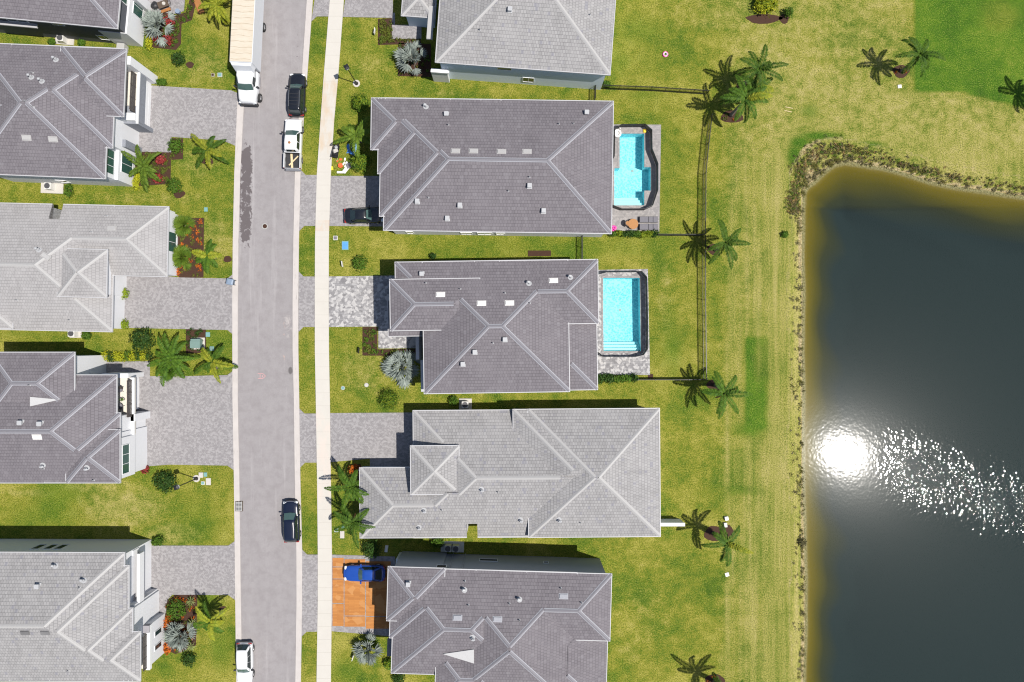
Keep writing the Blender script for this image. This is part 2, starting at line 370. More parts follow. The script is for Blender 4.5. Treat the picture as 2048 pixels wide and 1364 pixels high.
def water_mat(name, tint, rough, amp, scale, ruffle=False):
    k = NT(name); k.t.nodes.remove(k.b)
    fr = k.n("Fresnel"); fr.inputs[0].default_value = 1.33
    tr = k.n("BsdfTransparent"); tr.inputs[0].default_value = (*tint,1)
    gl = k.n("BsdfGlossy"); gl.inputs['Roughness'].default_value = rough; g2 = k.n("BsdfGlossy"); g2.inputs['Roughness'].default_value = .20; gm = k.n("MixShader"); gm.inputs[0].default_value = .05; k.l(gl.outputs[0], gm.inputs[1]); k.l(g2.outputs[0], gm.inputs[2])
    bp = k.n("Bump"); bp.inputs['Distance'].default_value = 1.0
    h = k.math('ADD', k.noise(scale, 4, .6), k.math('MULTIPLY', k.noise(scale*.3, 3, .5), 1.2))
    if ruffle:
        # wind-ruffled lanes on the pond: the swell is taller there
        pos = k.n("SeparateXYZ"); k.l(k.co, pos.inputs[0])
        q0 = P(1690, 890, -.7); q1 = P(2048, 1015, -.7); sl_ = (q1.y-q0.y)/(q1.x-q0.x)
        d = k.math('SUBTRACT', k.math('SUBTRACT', pos.outputs[1], q0.y), k.math('MULTIPLY', k.math('SUBTRACT', pos.outputs[0], q0.x), sl_))
        lane = k.math('SUBTRACT', 1.0, k.math('DIVIDE', k.math('ABSOLUTE', d), 7.5), True)
        q2 = P(1732, 890, -.7); lane = k.math('MULTIPLY', lane, k.math('DIVIDE', k.math('SUBTRACT', pos.outputs[0], q2.x), 6.0, True))
        mk = k.math('MULTIPLY', lane, k.ramp(k.noise(.16, 5, .62), [(.34,.62),(.58,1)]))
        mk = k.math('MULTIPLY', mk, mk)
        ch = k.math('SUBTRACT', k.noise(2.0, 1, .5), .5); c2 = k.math('SUBTRACT', k.noise(3.4, 0, .5), .5)
        h = k.math('ADD', k.math('MULTIPLY', h, amp), k.math('MULTIPLY', ch, k.math('ADD', k.math('MULTIPLY', mk, .20), .0026)))
        h = k.math('ADD', h, k.math('MULTIPLY', c2, k.math('ADD', k.math('MULTIPLY', mk, .10), .002)))
        k.l(h, bp.inputs['Height']); bp.inputs['Strength'].default_value = 1.0
    else:
        k.l(k.math('MULTIPLY', h, amp), bp.inputs['Height']); bp.inputs['Strength'].default_value = 1.0
    k.l(bp.outputs[0], gl.inputs['Normal'])
    ms = k.n("MixShader"); k.l(fr.outputs[0], ms.inputs[0]); k.l(tr.outputs[0], ms.inputs[1]); k.l(gm.outputs[0] if ruffle else gl.outputs[0], ms.inputs[2])
    k.l(ms.outputs[0], k.out.inputs[0]); return k.m
M['pondwater'] = water_mat('pond_water', (.78,.84,.80), .043, .0008, 1.3, True)
M['poolwater'] = water_mat('pool_water', (.84,.97,.97), .08, .005, 3.0)
def mesh_mat():
    k = NT('black_fence_netting'); k.color((.012,.012,.014)); k.set(Roughness=.6)
    tr = k.n("BsdfTransparent"); ms = k.n("MixShader"); ms.inputs[0].default_value = .82
    k.l(tr.outputs[0], ms.inputs[1]); k.l(k.b.outputs[0], ms.inputs[2]); k.l(ms.outputs[0], k.out.inputs[0]); return k.m
M['net'] = mesh_mat()
# ------------------------------------------------------------------ ground, pond, road
def W2(px, py, z=0.0):
    p = P(px, py, z); return (p.x, p.y)
SHORE = [(1598,2100),(1603,1500),(1606,1364),(1610,1250),(1609,1150),(1606,1000),(1604,870),(1605,760),(1603,700),(1606,600),(1603,520),(1604,430),(1606,385),(1612,374),(1628,362),(1650,340),(1668,328),(1690,323),(1712,326),(1740,331),(1770,335),(1810,346),(1860,362),(1910,372),(1960,379),(2010,387),(2060,394),(2400,450),(3600,600)]
WZ = -0.7
shore = [W2(x, y, WZ) for x, y in SHORE] + [(150, -420), (30, -420)]
SH = np.array(shore)
def signed(X, Y, poly):
    """distance to a closed polygon, positive inside"""
    n = len(poly); d = np.full(X.shape, 1e9); ins = np.zeros(X.shape, bool)
    for i in range(n):
        ax, ay = poly[i]; bx, by = poly[(i+1) % n]
        dx, dy = bx-ax, by-ay; L = dx*dx+dy*dy+1e-12
        t = np.clip(((X-ax)*dx+(Y-ay)*dy)/L, 0, 1)
        d = np.minimum(d, np.hypot(X-ax-t*dx, Y-ay-t*dy))
        with np.errstate(divide='ignore', invalid='ignore'):
            c = ((ay > Y) != (by > Y)) & (X < (bx-ax)*(Y-ay)/(by-ay+1e-15)+ax)
        ins ^= c
    return np.where(ins, d, -d)
xs = np.unique(np.concatenate([[-2500,-1000,-400,-200,-120,-90], np.arange(-72,31,.6), np.arange(31,42,.3), np.arange(42,72,.6), [80,100,140,220,400,1000,2500]]))
ys = np.unique(np.concatenate([[-2500,-1000,-500,-430,-300,-200,-120,-80], np.arange(-52,14,.6), np.arange(14,26,.3), np.arange(26,52,.6), [60,80,120,200,400,1000,2500]]))
GX, GY = np.meshgrid(xs, ys)
D = signed(GX, GY, SH)
wig = np.sin(GX*1.3+GY*.7)*.12+np.sin(GY*2.1-GX*.4)*.1
bank = 1.75 + .35*np.sin(GY*.35) + 1.6*np.exp(-((GX-35.5)**2+(GY-21.5)**2)/12)
def sst(x): x = np.clip(x, 0, 1); return x*x*(3-2*x)
Dq = D*(1+.12*np.sin(GY*.33+.6)+.09*np.sin(GY*.9+GX*.5)+.07*np.sin(GX*.4+1))*np.where(GY>16, 1.0, 1.22)
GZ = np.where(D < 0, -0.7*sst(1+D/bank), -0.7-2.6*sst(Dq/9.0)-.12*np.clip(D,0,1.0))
PX = GX*FPX/CAM_H+1024; PY = 682-GY*FPX/CAM_H
def soft(v, a, b): return sst((v-a)/(b-a))
def boxm(x0,y0,x1,y1,s): return soft(PX,x0-s,x0+s)*(1-soft(PX,x1-s,x1+s))*soft(PY,y0-s,y0+s)*(1-soft(PY,y1-s,y1+s))
def blob(x,y,rx,ry): return np.exp(-(((PX-x)/rx)**2+((PY-y)/ry)**2))
dry = soft(PX, 1395, 1500)*.55
dry = np.maximum(dry, soft(PX,1455,1560)*.78)
cut = np.interp(PX, [1500,1600,1620,1830,1920,2048,2400], [60,135,140,183,182,215,260])
top = 1-soft(PY, cut-8, cut+8)
dry = dry*(1-top) + top*(.30+.25*soft(PX,1330,1560)*(1-soft(PX,1790,1840)))*soft(PX,1150,1420)
lush = boxm(1832,-400,3000,5000,4)*top*(1.2-.8*blob(2000,30,60,50))
lush = np.maximum(lush, boxm(1490,670,1536,862,4)*(.85-.65*blob(1520,720,12,46)))
for x,y,rx,ry,a in ((1500,860,40,18,.75),(1520,640,10,40,.4),(1600,285,22,14,1.0),(1590,310,16,22,1.),(1640,272,50,10,.9),(1740,290,30,8,.9),(1620,222,26,22,.55),(1480,980,46,10,.6),(1440,1000,24,20,.35),(1400,990,30,14,.3),
                  (1280,60,70,40,.45),(1240,120,30,40,.5),(1290,190,60,14,.5),(1335,395,10,60,.5),(1345,700,26,60,.6),(1340,640,20,60,.4),(1140,500,240,22,.45),(1260,500,60,20,.4),(1420,600,10,80,.3),(1570,740,10,50,.5),(1575,840,8,40,.5),(1568,970,8,30,.3),(1440,800,60,60,.15),(1300,830,120,30,.25),(1420,1140,60,40,.18),
                  (120,990,60,60,.55),(90,1030,100,40,.45),(395,1030,60,60,.35),(430,1060,40,60,.3),(420,680,50,30,.4),(390,655,60,16,.5),(60,668,80,10,.4),(420,1200,40,30,.5),(440,1300,30,60,.55),(330,1340,30,20,.45),(690,1340,40,30,.5),(700,100,30,20,.35),(745,200,60,20,.2),(615,1020,14,90,.25),(615,300,14,60,.3),(615,740,14,60,.2),(330,105,20,8,.5),(470,540,14,16,.6)):
    lush = np.maximum(lush, a*blob(x,y,rx,ry))
def lane(pts, w_):
    c = np.interp(PY, [p[1] for p in pts], [p[0] for p in pts]) + 3*np.sin(PY*.013) + 2*np.sin(PY*.051)
    return np.exp(-((PX-c)/w_)**2)*soft(PY, pts[0][1]-30, pts[0][1]+30)
for pts, w_, a in (([(1545,190),(1500,260),(1478,330),(1462,480),(1455,1400)], 10, .75), ([(1600,240),(1562,300),(1548,420),(1546,600),(1548,900),(1542,1400)], 15, 1.15), ([(1572,260),(1530,330),(1520,440),(1512,640),(1505,1400)], 9, .95), ([(1495,700),(1492,1400)], 8, .8)):
    dry = np.maximum(dry, a*lane(pts, w_))
brown = .16*lane([(1600,240),(1562,300),(1550,420),(1548,600),(1550,900),(1546,1400)], 9)
for x,y,rx,ry,a in ((1310,300,100,260,.28),(1290,480,120,60,.3),(1000,490,200,30,.35),(1290,120,90,60,.3),(1330,700,70,120,.3)):
    lush = np.maximum(lush, a*blob(x,y,rx,ry))
lush = np.maximum(lush, .35*lane([(1574,380),(1573,1400)], 6)); lush = np.maximum(lush, .25*lane([(1425,420),(1424,760)], 8))
lush *= 1-.8*soft(PX,1560,1580)*(1-soft(PX,1600,1610))*(PY>380)
yel = np.zeros_like(PX)
for x,y,rx,ry,a in ((240,1015,90,40,.95),(180,970,90,14,.9),(60,985,70,10,.7),(340,1070,60,30,.75),(430,480,40,60,.55),(410,130,70,50,.45),(400,320,60,50,.42),(300,395,160,14,.4),(230,90,30,10,.4),(1460,620,30,120,.1),(1330,620,20,90,.45),(1330,560,16,40,.5),(890,188,30,10,.5),(1260,1300,30,40,.35),(1180,1280,60,60,.0),(760,560,60,30,.3),(730,740,60,60,.45),(740,130,50,40,.38),(615,650,12,300,.25),(1290,1230,80,80,.28),(1280,1150,40,40,.2),(30,230,3,3,0)):
    yel = np.maximum(yel, a*blob(x,y,rx,ry))
dry = np.clip(np.maximum(dry, yel)*(1-.6*lush), 0, 1)
dB = -D/bank
sand = np.where((D > -.28) & (D < .8), .9, 0.0) + np.where((dB > .22) & (dB < .6), .30, 0) + np.where((dB > .93) & (dB < 1.12), .42, 0)
sand = np.clip(sand + brown + .5*blob(1625,305,20,20) + .8*blob(1628,350,16,14), 0, 1)
lush = np.where((dB < 1.0) & (D < 0), lush*.3, lush); dry = np.where((dB < 1.05), np.maximum(dry, .75), dry)
ny, nx = GX.shape
me = bpy.data.meshes.new("lawn")
verts = np.stack([GX.ravel(), GY.ravel(), GZ.ravel()], 1)
ii = np.arange(nx*ny).reshape(ny, nx)
quads = np.stack([ii[:-1,:-1], ii[:-1,1:], ii[1:,1:], ii[1:,:-1]], -1).reshape(-1, 4)
cx = verts[quads][:,:,0].mean(1); cy = verts[quads][:,:,1].mean(1)
POOL_A = [(1239,268),(1288,268),(1288,335),(1301,335),(1301,382),(1288,382),(1288,411),(1228.5,411),(1228.5,337),(1239,337)]
POOL_B = [(1206,556),(1279,556),(1281,702),(1207,702)]
DECK_A = [(1212,249),(1322,249.5),(1318.5,463),(1210,461)]
DECK_B = [(1185,540),(1295.5,538),(1300,750),(1185,749)]
keep = np.ones(len(quads), bool)
for pl in (DECK_A, DECK_B):
    w_ = np.array([W2(*p) for p in pl])
    keep &= ~((cx > w_[:,0].min()+.7) & (cx < w_[:,0].max()-.7) & (cy > w_[:,1].min()+.7) & (cy < w_[:,1].max()-.7))
quads = quads[keep]
me.from_pydata(verts.tolist(), [], quads.tolist()); me.materials.append(M['lawn'])
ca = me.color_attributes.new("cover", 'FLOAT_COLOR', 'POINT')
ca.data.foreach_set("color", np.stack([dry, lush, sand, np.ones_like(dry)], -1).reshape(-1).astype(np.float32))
me.polygons.foreach_set("use_smooth", [True]*len(quads))
lawn = bpy.data.objects.new("lawn", me); COL.objects.link(lawn); lawn['kind'] = 'structure'
def ground_z(x, y):
    j = min(max(np.searchsorted(xs, x), 1), nx-1); i = min(max(np.searchsorted(ys, y), 1), ny-1)
    return float(GZ[i-1:i+1, j-1:j+1].mean())

def sheet(name, pts, mat, z, holes=(), thick=0.0, kind='structure', parent=None, world=False):
    """flat sheet over a polygon (with holes) given in picture pixels of the ground plane; thick gives it a real edge"""
    bm = bmesh.new()
    def loop(pp):
        vv = [bm.verts.new((*(p if world else W2(*p)), z)) for p in pp]
        return [bm.edges.new((vv[i], vv[(i+1) % len(vv)])) for i in range(len(vv))]
    ed = loop(pts)
    for h in holes: ed += loop(h)
    bmesh.ops.triangle_fill(bm, use_beauty=True, use_dissolve=False, edges=ed, normal=(0,0,1))
    bm.normal_update()
    for f in bm.faces:
        if f.normal.z < 0: f.normal_flip()
    if thick:
        r = bmesh.ops.extrude_face_region(bm, geom=list(bm.faces))
        low = [g for g in r['geom'] if isinstance(g, bmesh.types.BMVert)]
        bmesh.ops.translate(bm, verts=low, vec=(0,0,-thick))
        bmesh.ops.recalc_face_normals(bm, faces=list(bm.faces))
    m = bpy.data.meshes.new(name); bm.to_mesh(m); bm.free(); m.materials.append(mat)
    o = bpy.data.objects.new(name, m); COL.objects.link(o)
    if kind: o['kind'] = kind
    if parent: o.parent = parent
    return o
# water of the pond: one sheet whose rim runs into the bank
wb = [(x-2.0 if i < 14 else x-1.0, y+(0 if i < 12 else 1.6)) for i, (x, y) in enumerate(shore)]
pond = sheet("pond_water", wb, M['pondwater'], WZ, world=True)

YS = [-500,-250,0,80,160,240,350,480,600,700,800,960,1100,1200,1364,1600,1900]
def line(xy): return [float(np.interp(y, [p[1] for p in xy], [p[0] for p in xy])) for y in YS]
L_out = line([(575,-500),(532,-250),(488,0),(480,120),(474,230),(467,400),(465,600),(465.5,800),(469,1000),(471,1200),(473,1364),(476,1600),(480,1900)])
L_in  = line([(588,-500),(546,-250),(502,0),(494,120),(487,230),(478.5,400),(476,600),(476,800),(480,1000),(482,1200),(485,1364),(488,1600),(492,1900)])
R_in  = line([(700,-500),(658,-250),(614,0),(604,150),(598,234),(590,350),(588,400),(585.5,600),(585.5,700),(588,800),(590,960),(593,1060),(593.4,1200),(591,1364),(588,1600),(584,1900)])
R_out = line([(713,-500),(671,-250),(626,0),(615,150),(608,234),(601.5,350),(599,400),(597,600),(597,700),(598.7,800),(601,960),(604.5,1060),(604.6,1200),(602,1364),(599,1600),(595,1900)])
S_l   = line([(745,-500),(703,-250),(660,0),(648,150),(642,234),(634,350),(632.5,400),(630,500),(630,690),(632,800),(634.6,960),(636,1060),(636,1200),(633.5,1364),(630,1600),(626,1900)])
S_r   = line([(773,-500),(731,-250),(688,0),(677,150),(669,234),(662,350),(660,400),(657.5,500),(658,690),(660,800),(662,960),(664,1060),(664,1200),(662,1364),(658,1600),(654,1900)])
def strip(name, a, b, mat, z, thick, kind='structure'):
    return sheet(name, list(zip(a, YS)) + list(zip(b[::-1], YS[::-1])), mat, z, thick=thick)
strip("road", L_in, R_in, M['road'], .012, 0)
strip("left_curb", L_out, L_in, M['curb'], .09, .12).name = "curb"
strip("curb", R_in, R_out, M['curb'], .09, .12)
strip("sidewalk", S_l, S_r, M['walk'], .10, .12)
def at(ln, y): return float(np.interp(y, YS, ln))
DZ = .05
def drive(pts, mat=None, z=DZ, name="driveway"): return sheet(name, pts, mat or M['paver'], z, thick=.07)
drive([(300,171),(463,181),(at(L_out,186),187),(at(L_out,292),292),(458,286),(445,281),(343,274),(343,305),(250,303),(230,280),(240,250),(262,170)])
drive([(205,552),(331,552),(362,555),(455,557),(at(L_out,549),549),(at(L_out,668),668),(455,660),(225,655),(205,655)])
drive([(145,725),(300,722),(300,752),(345,753),(455,750),(at(L_out,742),742),(at(L_out,940),940),(455,931),(340,929),(300,932),(262,932),(262,760),(145,760)])
drive([(280,1091),(457,1091),(at(L_out,1082),1082),(at(L_out,1200),1200),(457,1190),(345,1189),(335,1200),(332,1226),(290,1226),(280,1200)])
drive([(255,-400),(372,-400),(372,-20),(368,22),(352,28),(290,22),(255,8)])
def apron(y0, y1, f=10):
    return drive([(at(R_out,y0-f),y0-f),(at(R_out,y0)+10,y0),(at(S_l,y0),y0),(at(S_l,y1),y1),(at(R_out,y1)+10,y1),(at(R_out,y1+f),y1+f)], name="driveway_apron")
apron(-120,33); apron(350,452); apron(553,654); apron(827,925); apron(1109,1263)
drive([(at(S_r,-120),-120),(786,-120),(786,26),(790,26),(790,50),(843,50),(843,78),(784,78),(784,36),(at(S_r,34),34)])
drive([(at(S_r,352),352),(775,352),(780,453),(at(S_r,452),452)])
drive([(at(S_r,553),553),(800,551),(860,653),(860,696),(757,697),(757,653),(at(S_r,654),654)], M['paver_big'])
drive([(at(S_r,826),826),(835,825),(835,940),(740,940),(740,917),(at(S_r,924),924)])
drive([(at(S_r,1109),1109),(790,1113),(800,1262),(790,1273),(at(S_r,1262),1262)])
# orange protective sheets laid over one driveway
cov = thing("driveway_cover", "orange brown protective sheeting taped over a driveway beside a blue coupe", "ground cover", (*W2(664,1118), .07))
for k, (xa, xb, ya, yb) in enumerate(((665,688,1115,1133),(665,688,1134,1157),(665,688,1158,1206),(665,688,1207,1252),(689,731,1118,1231),(689,731,1232,1253),(732,782,1122,1232),(732,782,1233,1257))):
    m_ = MB(); o_ = P(664,1118); a_ = P(xa+.3,yb-.3); b_ = P(xb-.3,ya+.3)
    m_.box((a_.x-o_.x, a_.y-o_.y, -.018), (b_.x-o_.x, b_.y-o_.y, .006+.004*(k % 3))); m_.build("sheet_panel", M['orange_planks'], cov)

# ------------------------------------------------------------------ pools
def poly_walls(mb, pts, z0, z1, m=0, inward=True):
    n = len(pts)
    for i in range(n):
        a = pts[i]; b = pts[(i+1) % n]
        mb.add([(*a,z0),(*b,z0),(*b,z1),(*a,z1)], [(0,1,2,3) if inward else (3,2,1,0)], m)
def inset_poly(pts, d):
    """offset a polygon outward by d (d<0 inward)"""
    n = len(pts); out = []
    ar = sum(pts[i][0]*pts[(i+1)%n][1]-pts[(i+1)%n][0]*pts[i][1] for i in range(n))
    sg = 1 if ar > 0 else -1
    for i in range(n):
        p0, p1, p2 = Vector(pts[i-1]), Vector(pts[i]), Vector(pts[(i+1)%n])
        d1 = (p1-p0).normalized(); d2 = (p2-p1).normalized()
        n1 = Vector((d1.y,-d1.x))*sg; n2 = Vector((d2.y,-d2.x))*sg
        b = (n1+n2); b = b/ max(.3, b.dot(n1))
        out.append(tuple(p1 + b*d))
    return out
def pool(px, deck, label, wl, depth, fence, flabel, deck_mat):
    wpts = [W2(*p, -.12) for p in px]
    c = (sum(p[0] for p in wpts)/len(wpts), sum(p[1] for p in wpts)/len(wpts))
    lp = [(p[0]-c[0], p[1]-c[1]) for p in wpts]
    sheet("pool_deck", [W2(*p) for p in deck], deck_mat, .045, holes=[inset_poly(wpts, .05)], thick=.2, world=True)
    t = thing("swimming_pool", label, "pool", (*c, 0))
    cop = sheet("coping", inset_poly(lp, .22), M['paver_deck'], .075, holes=[lp], thick=.07, kind=None, parent=t, world=True)
    mb = MB(); poly_walls(mb, lp, -depth, .03)
    b = mb.build("basin", M['pool'], t)
    sheet("basin_floor", inset_poly(lp, .02), M['pool'], -depth, kind=None, parent=t, world=True)
    wtr = sheet("water", inset_poly(lp, .01), M['poolwater'], -.12, kind=None, parent=t, world=True)
    wtr.name = "pool_water"
    xs_ = [p[0] for p in lp]; y0_ = min(p[1] for p in lp); lo = [p for p in lp if p[1] < y0_+.3]; xa = min(p[0] for p in lo)+.03; xb = max(p[0] for p in lo)-.03
    for k_ in range(3):
        m_ = MB(); m_.bbox((xa, y0_+.02+.36*k_, -depth+.005), (xb, y0_+.02+.36*(k_+1)-.004, -.42-.3*k_), 0, .03); m_.build("step", M['poolstep'], t)
    m_ = MB(); m_.disc((0,.6,-depth+.005), .17, .02, 14); m_.build("drain", M['concrete_grey'], t)
    ft = thing("pool_safety_fence", flabel, "pool fence", (*W2(*fence[0]), .045))
    o = Vector((*W2(*fence[0]), 0)); H = 1.2
    fp = [Vector((*W2(*p), 0)) - o for p in fence]
    for i, p in enumerate(fp):
        m_ = MB(); m_.tube([(p.x,p.y,0),(p.x,p.y,H+.03)], .018, 6); m_.build("post", M['black'], ft)
    for a, b_ in zip(fp[:-1], fp[1:]):
        m_ = MB(); d = (b_-a).normalized(); nn = Vector((-d.y,d.x,0))*.006
        a2 = a + d*.02; b2 = b_ - d*.02
        m_.loft([[a2-nn+Vector((0,0,.03)), b2-nn+Vector((0,0,.03)), b2+nn+Vector((0,0,.03)), a2+nn+Vector((0,0,.03))],
                 [a2-nn+Vector((0,0,H)), b2-nn+Vector((0,0,H)), b2+nn+Vector((0,0,H)), a2+nn+Vector((0,0,H))]])
        e = m_.build("net_panel", M['net'], ft)
        m_ = MB(); m_.tube([a2+Vector((0,0,H)), b2+Vector((0,0,H))], .02, 5); m_.build("top_hem", M['black'], ft)
    return t
def densify(pts, step=26):
    out = [pts[0]]
    for a, b in zip(pts[:-1], pts[1:]):
        n = max(1, round(math.hypot(b[0]-a[0], b[1]-a[1])/step))
        out += [(a[0]+(b[0]-a[0])*k/n, a[1]+(b[1]-a[1])*k/n) for k in range(1, n+1)]
    return out
pool(POOL_A, DECK_A, "turquoise pool of stepped outline behind the house with the parked black sedan", -.12, 1.5,
     densify([(1226,318),(1227,263),(1240,255),(1287,254.5),(1300,266),(1300.5,303),(1312,332),(1312,384),(1302,414),(1287,421),(1240,421),(1220,413)]),
     "black mesh safety fence wrapped around the stepped turquoise pool", M['paver_deck'])
pool(POOL_B, DECK_B, "plain rectangular turquoise pool with a mixed paver deck at its end", -.12, 1.35,
     densify([(1198,549),(1212,545),(1280,544.5),(1290,556),(1292,642),(1291.5,698),(1284,709),(1268,713),(1205,713),(1194,704)]),
     "black mesh safety fence wrapped around the plain rectangular pool", M['paver_big'])

# ------------------------------------------------------------------ picket fences
def picket_fence(pts, label, group="black metal yard fences", H=1.35, step=1.85):
    o = Vector((*W2(*pts[0]), 0))
    t = thing("metal_fence", label, "fence", o, 0, group)
    w_ = [Vector((*W2(*p), 0)) - o for p in pts]
    first = True
    for a, b in zip(w_[:-1], w_[1:]):
        L = (b-a).length; n = max(1, round(L/step)); d = (b-a)/n
        for i in range(n+1):
            if i == 0 and not first: continue
            p = a + d*i; m_ = MB(); m_.box((p.x-.03,p.y-.03,0),(p.x+.03,p.y+.03,H+.06)); m_.box((p.x-.042,p.y-.042,H+.06),(p.x+.042,p.y+.042,H+.09)); m_.build("post", M['black'], t)
        first = False
        u = d.normalized(); nn = Vector((-u.y,u.x,0))
        ang = math.atan2(u.y, u.x)
        for i in range(n):
            m_ = MB(); m_.xf = Matrix.Translation(a + d*i) @ Matrix.Rotation(ang, 4, 'Z')
            ll = d.length
            for z in (.12, H-.2, H-.02): m_.box((.035,-.022,z),(ll-.035,.022,z+.035))
            k = int(ll/.115)
            for q in range(1, k): 
                x = ll*q/k; m_.box((x-.016,-.016,.05),(x+.016,.016,H-.021))
            m_.build("picket_panel", M['black'], t)
    return t
picket_fence([(1418,236),(1412,290),(1406,350),(1405,470)], "black picket fence running from the lakeside palm pair down to the next lakeside palm")
picket_fence([(1405,474),(1405,600),(1407,757)], "straight black picket fence along the lake side of the rectangular pool yard")
picket_fence([(1205,178.5),(1300,182),(1412,189)], "black picket fence between the two top right yards above the stepped pool")
picket_fence([(1312,471.5),(1403,472)], "short black picket fence from the clipped hedge to the lakeside palm")
picket_fence([(1272,758.5),(1340,758.5),(1404,758)], "black picket fence extending from the hedge below the rectangular pool")
picket_fence([(1189,179),(1188.5,203)], "narrow black gate panel between the top house and the stepped pool house", "black side yard gates")
picket_fence([(1163,470),(1163,521)], "tall narrow black gate panel between the two houses with pools", "black side yard gates")
